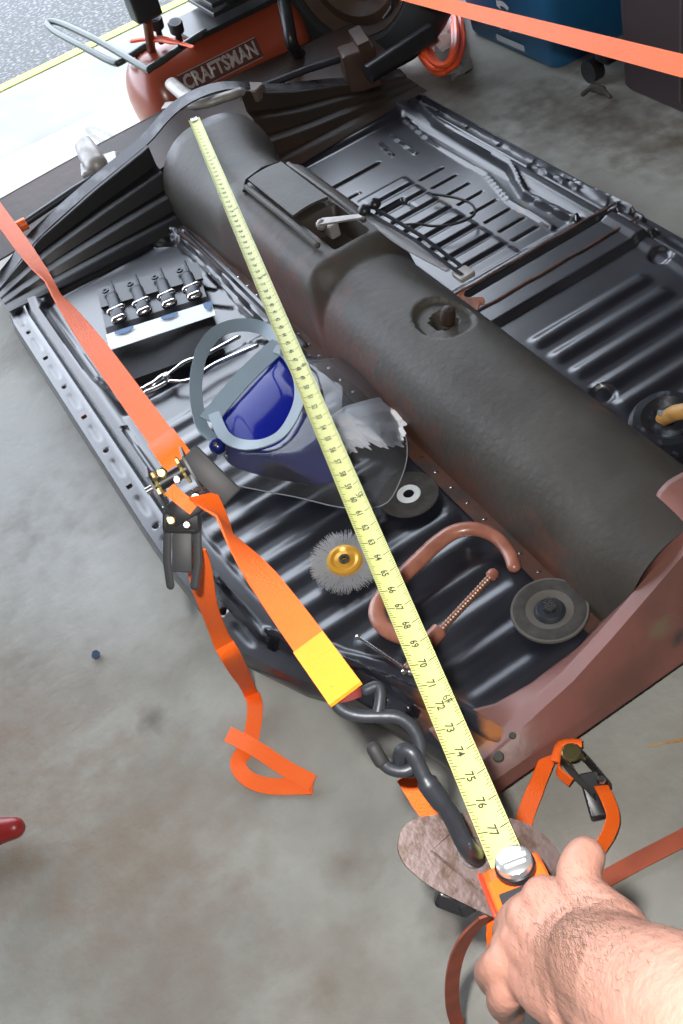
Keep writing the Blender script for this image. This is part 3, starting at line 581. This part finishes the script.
# second ratchet on the floor behind the red crossmember
r2 = thing('ratchet_strap', 'small orange strap with black ratchet looped on the floor below the red crossmember', 'strap', at(585, 775, 0))
c = at(580, 768, .05); ax = (at(605, 790, .05)-at(562, 745, .05)).normalized(); sd_ = V((0, 0, 1)).cross(ax).normalized(); zz = V((0, 0, 1))
for sg in (-1, 1):
    MB().prism([c+ax*a+zz*b_+sd_*sg*.013 for a, b_ in ((-.030, -.008), (-.022, .016), (.004, .016), (.040, .006), (.042, -.010), (0, -.014))], sd_, .002).build('side_plate', M['blackp'], r2)
    gear(c-ax*.014+zz*.006+sd_*sg*.010, .010, .013, 11, sd_, .002).build('ratchet_gear', M['gold'], r2)
MB().lathe([(0, .004), (.011, .004), (.013, .002), (.013, 0)], c-ax*.015+zz*.020, zz, 16).build('spool', M['gold'], r2)
MB().lathe([(0, .004), (.005, .004), (.006, 0)], c+ax*.034+zz*.012+sd_*.006, zz, 12).build('rivet', M['steel'], r2)
MB().tube(smoothpath([c-ax*.020+zz*.012+sd_*.022, c-ax*.036+zz*.012, c-ax*.022+zz*.012-sd_*.022], 4), .006, 8, flat=.4).build('webbing_wrap', M['orange'], r2)
MB().ribbon(smoothpath([c-ax*.02-sd_*.02, c-ax*.01-sd_*.026+zz*.004, c+ax*.008-sd_*.022], 3), zz+sd_*.3, .016, .003).build('webbing_wrap', M['orange'], r2)
h0 = at(590, 780, .04); h1 = at(600, 815, .03); hd = (h1-h0).normalized(); hs = zz.cross(hd)
MB().box(h0.lerp(h1, .45), (.026, .058, .012), (hs, hd, zz), bev=.004).build('handle', M['blackp'], r2)
MB().ribbon(smoothpath([at(553, 742, .05), at(546, 762, .045), at(537, 785, .03), at(528, 808, .02), at(520, 835, .01)], 4), [camvec(.9, .3, .2)]*9+[camvec(1, 0, 0)]*8, .0225, .0018).build('webbing', M['orange'], r2)
MB().ribbon(smoothpath([at(601, 786, .045), at(608, 800, .05), at(613, 816, .05), at(610, 830, .05), at(602, 845, .045), at(590, 862, .03), at(570, 880, .01)], 4), [camvec(.8, -.3, .6)]*8+[camvec(1, .3, .3)]*17, .019, .0018).build('webbing', M['orange'], r2)
s3 = MB().ribbon([at(760, 795, .004), at(683, 838, .005), at(640, 860, .004), at(600, 882, .004), at(540, 915, .004)], V((-.35, 1, 0)), .022, .002).build('tie_down_strap', M['orangedim'])
tag(s3, 'strap coloured dull red brown for shade lying on the floor at right behind the hand', 'strap')

# ------------------------------------------------------------------ face shield
fs = thing('face_shield', 'safety face shield with cobalt blue crown, grey bands and clear visor', 'face shield', at(290, 420, PZ))
zc = .145
rimpx = [(216, 418), (226, 440), (242, 449), (262, 449), (282, 440), (295, 422), (302, 400), (299, 378), (287, 358), (276, 354)]
def q3(px, py, z): return at(px, py, z)
rim_ = smoothpath([q3(x, y, zc+(.012 if 2 < i < 7 else 0)) for i, (x, y) in enumerate(rimpx)], 5); chord0, chord1 = rim_[0], rim_[-1]
nr = len(rim_)
def dome(u, v):
    i = u*(nr-1); k = min(int(i), nr-2); r_ = rim_[k].lerp(rim_[k+1], i-k); c_ = chord0.lerp(chord1, u)
    return c_.lerp(r_, v)+V((-.05, -.2, 1))*.015*math.sin(math.pi*u)*math.sin(math.pi*min(v*.95+.05, 1))**.8
MB().sheet(dome, 30, 14, .0025).build('crown_guard', M['cobalt'], fs)
def bandw(pts, side, w_, name, m_, par=fs, th=.0028): return MB().ribbon(pts, side, w_, th).build(name, m_, par)
nrm2 = V((-.1, -.45, .9)).normalized()
bandw([p+V((0, 0, .012)) for p in rim_], [(p-q3(258, 398, zc)).normalized() for p in rim_], .021, 'rim_band', M['greyband'])
ch = [chord0.lerp(chord1, t/10)+V((0, 0, .012+.006*math.sin(math.pi*t/10))) for t in range(-1, 12)]
bandw(ch, (q3(240, 370, zc)-q3(258, 398, zc)).normalized()+V((0, 0, .15)), .038, 'brow_band', M['greyband'])
hb = smoothpath([q3(216, 440, zc-.005), q3(203, 428, zc), q3(197, 405, zc+.01), q3(196, 380, zc+.015), q3(202, 352, zc+.015), q3(216, 333, zc+.01), q3(238, 325, zc+.005), q3(262, 328, zc), q3(280, 342, zc), q3(293, 358, zc)], 5)
hbc = q3(250, 390, zc); bandw(hb, [((p-hbc).normalized()+V((0, 0, .55))) for p in hb], [.024]*20+[.026]*26, 'headband', M['greyband'])
kb = MB().lathe([(0, .014), (.006, .014), (.012, .010), (.014, .0), (.014, -.008)], q3(217, 446, zc+.004), V((-.2, -.5, .85)), 20).build('tension_knob', M['bluedark'], fs)
MB().lathe([(0, .0165), (.004, .016), (.005, .013)], q3(217, 446, zc+.004), V((-.2, -.5, .85)), 12).build('screw', M['steel'], kb)
MB().lathe([(0, .006), (.007, .005), (.008, 0)], q3(284, 352, zc+.014), V((-.2, -.5, .85)), 16).build('rivet', M['greyband'], fs)
MB().lathe([(0, .012), (.008, .011), (.009, 0)], q3(302, 446, .12), V((-.2, -.5, .85)), 14).build('rivet', M['cobalt'], fs)
outer = smoothpath([q3(216, 466, .10), q3(230, 484, .09), q3(262, 493, .082), q3(300, 501, .080), q3(345, 512, .080), q3(384, 510, .080), q3(400, 488, .082), q3(408, 460, .085), q3(404, 432, .085), q3(390, 400, .085), q3(368, 372, .085), q3(345, 361, .085), q3(312, 362, .11), q3(292, 352, .13)], 4)
inn = [rim_[min(int(3+i*(nr-6)/(len(outer)-1)), nr-1)] for i in range(len(outer))]
def vis(u, v, t0=0, t1=1):
    i = u*(len(outer)-1); k = min(int(i), len(outer)-2); b_ = outer[k].lerp(outer[k+1], i-k); a = inn[k].lerp(inn[k+1], i-k); t = t0+(t1-t0)*v
    return a.lerp(b_, t)+V((0, -.15, 1))*(.050*math.sin(math.pi*u)*math.sin(math.pi*t*.92)+.002)
MB().sheet(lambda u, v: vis(u, v, .10, 1), 50, 20).build('visor', M['visor'], fs)
MB().tube([vis(i/50, 1) for i in range(51)], .0011, 6).build('visor_edge', mat('visor_edge', (.35, .38, .42), .2), fs)
MB().sheet(lambda u, v: vis(u*.62, v, .0, .72*math.sin(math.pi*min(1, .15+u*.85))+.04)-V((0, 0, .003)), 40, 6, .002).build('brow_guard', M['bluedark'], fs)
# shop paper under the visor
def pap(u, v):
    L0 = [(322, 432), (328, 418), (345, 406), (370, 399), (408, 391)]; L1 = [(346, 452), (364, 448), (372, 444), (392, 448), (404, 440)]; i = u*4; k = min(int(i), 3); t = i-k
    a = V((*L0[k], 0)).lerp(V((*L0[k+1], 0)), t); b_ = V((*L1[k], 0)).lerp(V((*L1[k+1], 0)), t); q = a.lerp(b_, v)
    jag = (4*math.sin(23*u)+3*math.sin(57*u+1))*v+(3*math.sin(31*v)+2*math.sin(71*v))*u; q += V((jag*.7, jag*.5, 0))
    return at(q.x, q.y, .086+.030*max(0, u-.45)*1.8+.004*math.sin(9*u+3*v)+.003*math.sin(17*v-5*u))
pp = tag(MB().sheet(pap, 40, 24, .0008).build('shop_towel', M['paper']), 'torn white paper towel partly under the clear visor', 'paper towel')

# ------------------------------------------------------------------ loose tools in the left pan
# four piece hardware pack
bp = thing('hardware_pack', 'black pack with four silver fittings and a white and blue card beside the pliers', 'tool set', at(155, 330, PZ-.01))
def tr_(u, v, z): a = V((97, 291, 0)).lerp(V((196, 264, 0)), u); b_ = V((118, 383, 0)).lerp(V((222, 345, 0)), u); q = a.lerp(b_, v); return at(q.x, q.y, z)
MB().sheet(lambda u, v: tr_(u, .40+.62*v, .088+.004*math.sin(7*u+4*v)), 14, 10, .016).build('pouch', mat('black_nylon_pouch', (.008, .008, .010), .75, bump=.3), bp)
MB().sheet(lambda u, v: tr_(u, .0+.46*v, .082), 6, 4, .010).build('tray', mat('clear_grey_tray', (.06, .065, .08), .3), bp)
MB().sheet(lambda u, v: tr_(u*1.02, -.02+.20*v, .092), 12, 2, .006).build('hanging_bar', M['blackp'], bp)
for k in range(4):
    u0 = .13+.25*k
    e_ = [tr_(u0+.0, .02, .096), tr_(u0+.01, .20, .102), tr_(u0+.01, .42, .100)]
    body = MB().tube(smoothpath([tr_(u0, .10, .100), tr_(u0+.01, .24, .104), tr_(u0+.01, .33, .104)], 4), [.014]*5+[.016]*4, 12, flat=.6, round_=True).build('fitting', M['dsteel'], bp)
    MB().tube([tr_(u0-.05, .26, .106), tr_(u0+.07, .24, .106)], .0085, 10, round_=True).build('collar', M['steel'], body)
    MB().tube([tr_(u0-.02, .36, .105), tr_(u0+.05, .35, .105)], .0095, 10, round_=True).build('nut', M['chrome'], body)
    MB().lathe([(.004, 0), (.008, 0), (.008, .004), (.004, .004), (.004, 0)], tr_(u0-.05, .03, .098), V((0, 0, 1)), 14).build('ring', M['dsteel'], body)
    MB().tube([tr_(u0+.02, -.06, .097), tr_(u0+.03, .06, .098)], .003, 8, round_=True).build('pin', M['dsteel'], body)
cd = MB().sheet(lambda u, v: tr_(-.01+1.04*u, .47+.17*v, .106+.003*math.sin(5*u)), 14, 3, .0012).build('card', mat('white_card', (.88, .93, .95), .5), bp)
for a, b_ in ((.08, .26), (.52, .68), (.92, 1.0)): MB().sheet(lambda u, v: tr_(-.01+1.04*(a+(b_-a)*u), .465+(.05+.05*(a > .9))*v*math.sin(math.pi*(.15+.7*u)), .1095+.003*math.sin(5*(a+(b_-a)*u))), 8, 2, .0006).build('blue_print', mat('print_blue', (.02, .11, .28), .5), cd)
# chrome pliers
pk = thing('pliers', 'chrome pliers lying between the black pack and the face shield', 'pliers', at(200, 365, PZ))
pz = .088
MB().tube(smoothpath([at(142, 388, pz), at(152, 384, pz+.003), at(163, 376, pz+.004)], 4), [.004]*2+[.007]*4+[.008]*3, 10, flat=.6, round_=True).build('jaw', M['chrome'], pk)
MB().tube(smoothpath([at(146, 392, pz), at(156, 388, pz), at(165, 383, pz)], 4), .006, 10, flat=.6, round_=True).build('jaw', M['steel'], pk)
MB().lathe([(0, .012), (.006, .011), (.009, .006), (.009, -.004)], at(168, 378, pz), V((0, 0, 1)), 16).build('pivot', M['steel'], pk)
for a in ([(166, 376), (185, 362), (205, 355), (238, 337)], [(170, 381), (190, 380), (215, 364), (256, 346)]):
    MB().tube(smoothpath([at(x, y, pz+.004) for x, y in a], 5), [.0045]*4+[.006]*12, 10, flat=.6, round_=True).build('handle', M['chrome'], pk)
# cutting disc
def disc(px, py, r, name, lb, m_, prof, z=.082, n=48, axis=V((0, 0, 1))):
    c_ = at(px, py, z); t = thing(name, lb, 'disc', c_); MB().lathe(prof, c_, axis, n).build('abrasive', m_, t); return t, c_
t, c_ = disc(409, 495, .05, 'cutting_disc', 'thin dark cutting disc with a white ring beside the yellow tape blade', M['disc'], [(.012, 0), (.012, .003), (.049, .003), (.050, .0015), (.049, 0), (.012, 0)])
MB().lathe([(.009, .0032), (.0095, .0045), (.019, .0042), (.020, .003), (.009, .003)], c_, n=32).build('centre_label', mat('pale_ring', (.75, .80, .82), .35), t)
# grinding disc with nut
t, c_ = disc(550, 613, .056, 'grinding_disc', 'larger grey grinding disc with a metal flange nut near the red crossmember', M['discw'], [(.012, .006), (.024, .006), (.030, .010), (.055, .010), (.056, .007), (.055, .004), (.02, 0), (.012, .006)])
MB().lathe([(.034, .0102), (.036, .0112), (.050, .0112), (.052, .0102)], c_, n=40).build('wear_ring', M['disc'], t)
MB().lathe([(0, .022), (.006, .022), (.007, .018), (.009, .018), (.010, .012), (.018, .012), (.021, .009), (.023, .006)], c_, n=20).build('flange', M['dsteel'], t)
MB().lathe([(.0, .024), (.0095, .024), (.0105, .020), (.0105, .012)], c_+V((.001, 0, 0)), n=6).build('nut', M['steel'], t)
# wire wheel
c_ = at(345, 562, .086); t = thing('wire_wheel', 'round wire brush wheel with a yellow hub left of the tape blade', 'wire wheel', c_)
axw = V((.05, -.12, 1)).normalized()
MB().lathe([(.008, .004), (.010, .009), (.017, .007), (.022, .010), (.027, .009), (.029, .004), (.029, -.004), (.008, -.004)], c_, axw, 32).build('hub', M['yellowhub'], t)
MB().lathe([(.004, .006), (.004, .011), (.008, .011), (.010, .008)], c_, axw, 16).build('arbor_nut', M['steel'], t)
tt_, aa, bb = frame(axw); mb = MB(); rr = random.Random(5)
for k in range(1500):
    an = rr.uniform(0, 2*math.pi); d = aa*math.cos(an)+bb*math.sin(an); s_ = d.cross(axw); z0 = rr.uniform(-.004, .005); L_ = .052+rr.uniform(-.006, .006)
    a = c_+d*.026+axw*z0; e_ = c_+d*L_+axw*(z0*1.8+rr.uniform(-.003, .003))+s_*rr.uniform(-.006, .006); w_ = s_*.00028; mb.add([a-w_, a+w_, e_+w_, e_-w_, a+axw*.0004, e_+axw*.0004], [(0, 1, 2, 3), (0, 4, 5, 3), (1, 4, 5, 2)])
o = mb.build('wire_bristles', M['wire'], t); o['kind'] = 'stuff'
# C clamp
cl = thing('c_clamp', 'copper red C clamp lying beneath the tape blade near the rear of the pan', 'clamp', at(440, 590, PZ))
cz = .098
cpts = [(514, 566), (508, 551), (494, 536), (474, 529), (454, 532), (436, 544), (416, 563), (395, 583), (381, 599), (377, 613), (383, 626), (396, 635), (415, 639), (433, 638)]
P = smoothpath([at(x, y, cz) for x, y in cpts], 5); k = len(P)
R = [float(np.interp(i/5, range(14), [.0105, .0105, .0110, .0120, .013, .0135, .0135, .0135, .0135, .0135, .013, .012, .011, .011])) for i in range(k)]
fr_ = MB().tube(P, R, 14, flat=.85, round_=True).build('frame', M['clampred'], cl)
bo = at(434, 636, cz); tp_ = at(493, 574, cz+.002); tl = at(406, 668, cz)
dsc = (tp_-bo).normalized(); MB().tube([bo-dsc*.010, bo+dsc*.012], .0125, 14, round_=False).build('screw_boss', M['clampred'], cl)
nseg = 70; P = [tl.lerp(tp_, i/nseg) for i in range(nseg+1)]; MB().tube(P, [.0050+.0011*(i % 2) for i in range(nseg+1)], 10).build('screw', mat('rusty_thread', (.30, .17, .12), .4, .6), cl)
MB().lathe([(0, .006), (.006, .006), (.009, .002), (.009, -.006), (.005, -.010)], tp_, dsc, 16).build('swivel_pad', M['clampred'], cl)
hb0, hb1 = at(358, 637, cz-.004), at(411, 673, cz-.004); tb = MB().tube([hb0, hb1], .0026, 8).build('slide_bar', M['steel'], cl)
MB().ball(hb0, .0045).build('bar_end', M['chrome'], tb); MB().ball(hb1, .0052).build('bar_end', M['chrome'], tb); MB().ball(at(404, 672, cz-.002), .0045).build('bar_end', M['chrome'], tb)
# round black disc with tan plug in the right pan
c_ = at(668, 425, .085); t = thing('cup_wheel', 'scuffed round black cup with a tan stub at the right edge behind the tunnel', 'cup', c_)
MB().lathe([(.012, .012), (.03, .010), (.042, .022), (.054, .020), (.062, .006), (.062, -.006), (.012, -.006), (.012, .012)], c_, V((-.1, -.1, 1)), 40).build('cup', mat('scuffed_black', (.018, .02, .026), .3, col2=(.12, .14, .17), scale=40, mix=(.55, .7)), t)
MB().tube([at(663, 419, .095), at(675, 413, .115), at(690, 410, .13)], [.012, .013, .013], 16, round_=True).build('stub', M['tan'], t)
MB().lathe([(.012, 0), (.0155, .003), (.0155, .008), (.012, .010)], at(666, 418, .098), V((.5, .2, .6)), 20).build('stub_collar', M['galv'], t)
# thin dark cable in the right foot well
tag(MB().tube(smoothpath([at(402, 225, .088), at(418, 224, .092), at(432, 226, .09), at(448, 225, .094), at(464, 221, .092), at(475, 213, .09), at(470, 203, .088), at(452, 197, .085), at(432, 194, .084)], 5), .0028, 8).build('cable', M['rubber']), 'thin dark cable loop lying on the grid pads of the right floor panel', 'cable')

# ------------------------------------------------------------------ behind: compressor, hose, bins, tyre
cp = thing('air_compressor', 'red brown portable air compressor with a name plate behind the front crossmember', 'air compressor', (1.0, 2.75, 0))
TY, TZ, TR = 2.60, .15, .12
cap_ = [(TR*math.sin(a), -.07*math.cos(a)) for a in [i*math.pi/2/8 for i in range(9)]]
MB().lathe([(r, h) for r, h in cap_]+[(TR, .38)]+[(TR*math.cos(a), .38+.07*math.sin(a)) for a in [i*math.pi/2/8 for i in range(1, 9)]], (.665, TY, TZ), V((1, 0, 0)), 48).build('tank', M['tank'], cp)
nd = V((0, -.90, .43)).normalized(); tg = V((0, .43, .90)).normalized()
def onTank(x, t, h=0): a = t/TR; return V((x, TY, TZ))+(nd*math.cos(a)+tg*math.sin(a))*(TR+h)
npl = MB().sheet(lambda u, v: onTank(.705+.235*u, -.026+.052*v, .002), 6, 8, .002, nd).build('name_plate', M['plate'], cp)
v, f = glyphs('CRAFTSMAN', .048, .0016); w_ = max(q[0] for q in v); MB().add([onTank(.8225+x*.108/w_, y, .0032) for x, y, z in v], f).build('lettering', M['silver'], npl, smooth=False)
mb = MB()
for t0, t1 in ((-.0255, -.0238), (.0238, .0255)): mb.sheet(lambda u, v: onTank(.707+.231*u, t0+(t1-t0)*v, .003), 6, 1, .001, nd)
mb.build('plate_border', M['silver'], npl)
MB().tube(smoothpath([at(205, 32, .28), at(183, 46, .28), at(152, 67, .28), at(143, 67, .28), at(100, 42, .285), at(62, 24, .29), at(48, 22, .29), at(54, 31, .285), at(85, 48, .28), at(112, 62, .275), at(122, 61, .275), at(145, 46, .275)], 4), .009, 10, round_=True).build('handle', mat('grey_handle_paint', (.06, .075, .07), .3, .3), cp)
MB().box((.95, 2.60, .278), (.34, .16, .012)).build('pump_platform', M['blackp'], cp)
mb = MB()
for k in range(9): mb.box((.95, 2.63, .30+.022*k), (.17-.006*(k % 2), .17, .011), bev=.004)
mb.build('cooling_fins', M['blackp'], cp)
MB().lathe([(0, 0), (.07, 0), (.08, .02), (.08, .14), (.065, .16), (0, .16)], (.94, 2.60, .37), V((1, 0, 0)), 28).build('motor', M['blackp'], cp)
MB().tube([at(152, 55, .25), at(150, 40, .31), at(147, 20, .37)], .012, 12).build('pressure_pipe', mat('copper_pipe', (.22, .10, .06), .35, .7), cp)
MB().box(at(142, 3, .40), (.07, .06, .07), bev=.008).build('pressure_switch', M['blackp'], cp)
for gx, gy in ((156, 22), (176, 26)):
    gc = at(gx, gy, .34)
    g_ = MB().lathe([(0, .012), (.016, .012), (.018, .008), (.018, -.014), (.008, -.016), (.008, -.06)], gc, V((0, -.3, 1)), 20).build('gauge', M['blackp'], cp)
    MB().lathe([(0, .0125), (.010, .0125)], gc, V((0, -.3, 1)), 20).build('dial', M['dsteel'], g_)
MB().tube(smoothpath([at(132, 41, .31), at(148, 39, .31), at(168, 40, .31), at(193, 47, .31)], 5), [.007]*6+[.011]*6+[.005]*4, 10, flat=.7, round_=True).build('valve_lever', M['hose'], cp)
MB().tube(smoothpath([at(283, 0, .30), at(288, 25, .26), at(292, 45, .22), at(300, 55, .16)], 4), .016, 12, round_=True).build('leg_tube', M['black'], cp)
for sx in (.70, 1.02): MB().box((sx, 2.60, .025), (.03, .18, .05), bev=.004).build('foot', M['blackp'], cp)
# tyre leaning behind the tube
ty = thing('wheel', 'black tyre with a rusty brown rim standing behind the right end of the crossmember', 'wheel', (1.26, 2.5, 0))
axt = V((-.86, -.48, .16)).normalized(); tc = V((1.275, 2.50, .285))
MB().lathe([(.175, -.045), (.19, -.065), (.225, -.072), (.26, -.065), (.278, -.045), (.282, 0), (.278, .045), (.26, .065), (.225, .072), (.19, .065), (.175, .045), (.17, .0), (.175, -.045)], tc, axt, 48).build('tyre', M['rubber'], ty)
MB().lathe([(0, .03), (.04, .035), (.055, .01), (.10, .0), (.13, .03), (.155, .02), (.175, .05), (.18, .045), (.175, -.045), (.0, -.04)], tc, axt, 36).build('rim', mat('rim_rust', (.10, .055, .035), .5, col2=(.06, .04, .03), scale=12), ty)
# coil of orange hose with a plastic bag
hs_ = thing('air_hose', 'coil of bright orange air hose lying beside the blue bin', 'hose', at(437, 50, 0))
rr = random.Random(2)
for k in range(6):
    a0 = rr.uniform(0, 6); cx, cy = 436+rr.uniform(-4, 4), 26+rr.uniform(-8, 8); e1, e2_ = 23+rr.uniform(-5, 4), 46+rr.uniform(-8, 6)
    MB().tube([at(cx+e1*math.cos(2*math.pi*i/40)+.15*e2_*math.sin(2*math.pi*i/40), cy+e2_*math.sin(2*math.pi*i/40), .02+.013*k+.004*math.sin(3*2*math.pi*i/40+a0)) for i in range(40)], .009, 8, closed=True).build('hose_loop', M['hose'], hs_)
mb = MB().ball(at(437, 32, .05), .06, 24, (1, 1.1, .7)); rr = random.Random(4)
mb.v = [tuple(V(q)+V([rr.uniform(-.008, .008) for _ in range(3)])) for q in mb.v]
tag(mb.build('plastic_bag', M['bag']), 'crumpled white plastic bag inside the orange hose coil', 'bag')
mb = MB().ball(at(458, 68, .02), .03, 14, (1.4, .9, .6)); mb.v = [tuple(V(q)+V([rr.uniform(-.007, .007) for _ in range(3)])) for q in mb.v]
tag(mb.build('rag', mat('grey_rag', (.20, .20, .19), .9)), 'small grimy grey rag on the floor below the hose coil', 'rag')
# blue recycling bin
def taperbox(x0, x1, y0, y1, h, tp, wall_=.006, rad=.03):
    def ring(z, g, ins=0):
        out = []
        for sx, sy, a0 in ((1, 1, 0), (-1, 1, 90), (-1, -1, 180), (1, -1, 270)):
            cx = (x1+g-ins-rad) if sx > 0 else (x0-g+ins+rad); cy = (y1+g-ins-rad) if sy > 0 else (y0-g+ins+rad)
            out += [V((cx+rad*math.cos(math.radians(a0+q)), cy+rad*math.sin(math.radians(a0+q)), z)) for q in (0, 22.5, 45, 67.5, 90)]
        return out
    rs_ = [ring(0, -.008), ring(.012, 0), ring(h*.9, tp*.9), ring(h*.9, tp*.9+.012), ring(h, tp+.012), ring(h, tp-wall_), ring(.02, -wall_)]; n_ = 20; mb = MB()
    v_ = [p for r_ in rs_ for p in r_]; f_ = [(i*n_+j, i*n_+(j+1) % n_, (i+1)*n_+(j+1) % n_, (i+1)*n_+j) for i in range(len(rs_)-1) for j in range(n_)]
    return mb.add(v_, f_+[tuple(range(n_))[::-1], tuple(range((len(rs_)-1)*n_, len(rs_)*n_))])
bb_ = thing('recycling_bin', 'blue plastic recycling bin with a white recycling symbol by the right wall', 'bin', (1.70, 2.26, 0))
taperbox(1.535, 1.85, 2.04, 2.43, .36, .03).build('body', M['blue'], bb_)
X0 = lambda z: 1.535-.03*z/.36-.0012
MB().add([(X0(.018), 2.168, .018), (X0(.018), 2.290, .018), (X0(.036), 2.290, .036), (X0(.036), 2.168, .036)], [(0, 1, 2, 3)]).build('label_strip', M['label'], bb_)
mb = MB()
for k in range(3):       # three chasing arrows
    a0 = math.radians(90+120*k); R1, R2 = .042, .028
    arc = [(R*math.cos(a0+t), R*math.sin(a0+t)) for R, ts in ((R1, np.linspace(-.75, .45, 6)), (R2, np.linspace(.45, -.75, 6))) for t in ts]
    arc = arc[:6]+[((R1+.010)*math.cos(a0+.45), (R1+.010)*math.sin(a0+.45)), (.035*math.cos(a0+.85), .035*math.sin(a0+.85)), ((R2-.010)*math.cos(a0+.45), (R2-.010)*math.sin(a0+.45))]+arc[6:]
    cz_ = .098; mb.add([(X0(cz_+y)-.0004, 2.235-x, cz_+y) for x, y in arc], [tuple(range(len(arc)))])
mb.build('recycling_symbol', M['white'], bb_)
# mauve bin, its castor foot
b3 = thing('storage_bin', 'tall dark mauve plastic bin at the upper right edge', 'bin', (1.75, 1.6, 0))
taperbox(1.575, 2.05, 1.20, 1.85, .95, .02).build('body', M['bin2'], b3)
for yy_ in (1.40, 1.62): MB().tube([(1.568, yy_, .05), (1.555, yy_, .86)], .016, 8, round_=True).build('moulded_rib', M['bin2'], b3)
MB().tube([(1.545, 1.93, .028), (1.575, 1.93, .028)], .028, 16).box((1.585, 1.90, .07), (.05, .05, .04), bev=.01).build('castor', M['blackp'], b3)
mb = MB(); rr = random.Random(8)
tag(MB().tube(smoothpath([at(583, 94, .012), at(592, 88, .018), at(603, 91, .014), at(610, 97, .01)], 3), [.006]*3+[.011]*4+[.005]*3, 8, round_=True).build('floor_debris', M['debris']), 'small dark clump of debris on the floor by the bin castor', 'debris')
# small things on the near floor
tag(MB().lathe([(0, .010), (.006, .010), (.0075, .007), (.0075, 0), (.005, 0)], at(96, 656, .001), V((.3, -.2, 1)), 6).build('hex_nut', M['bluechip']), 'tiny shiny blue grey nut alone on the bare floor at left', 'nut')
rj = at(-6, 830, .03)
tag(MB().tube([at(-45, 838, .03), at(-6, 832, .03), at(14, 828, .03)], [.022, .021, .016], 16, round_=True).build('red_handle', M['red']), 'rounded dark red handle end poking in at the left edge', 'handle')
tag(MB().tube(smoothpath([at(648, 746, .003), at(665, 743, .003), at(690, 738, .003)], 3), [.0012]*4+[.0022]*3, 6).build('twig', M['tan']), 'thin brown twig on the floor right of the floor ratchet', 'twig')
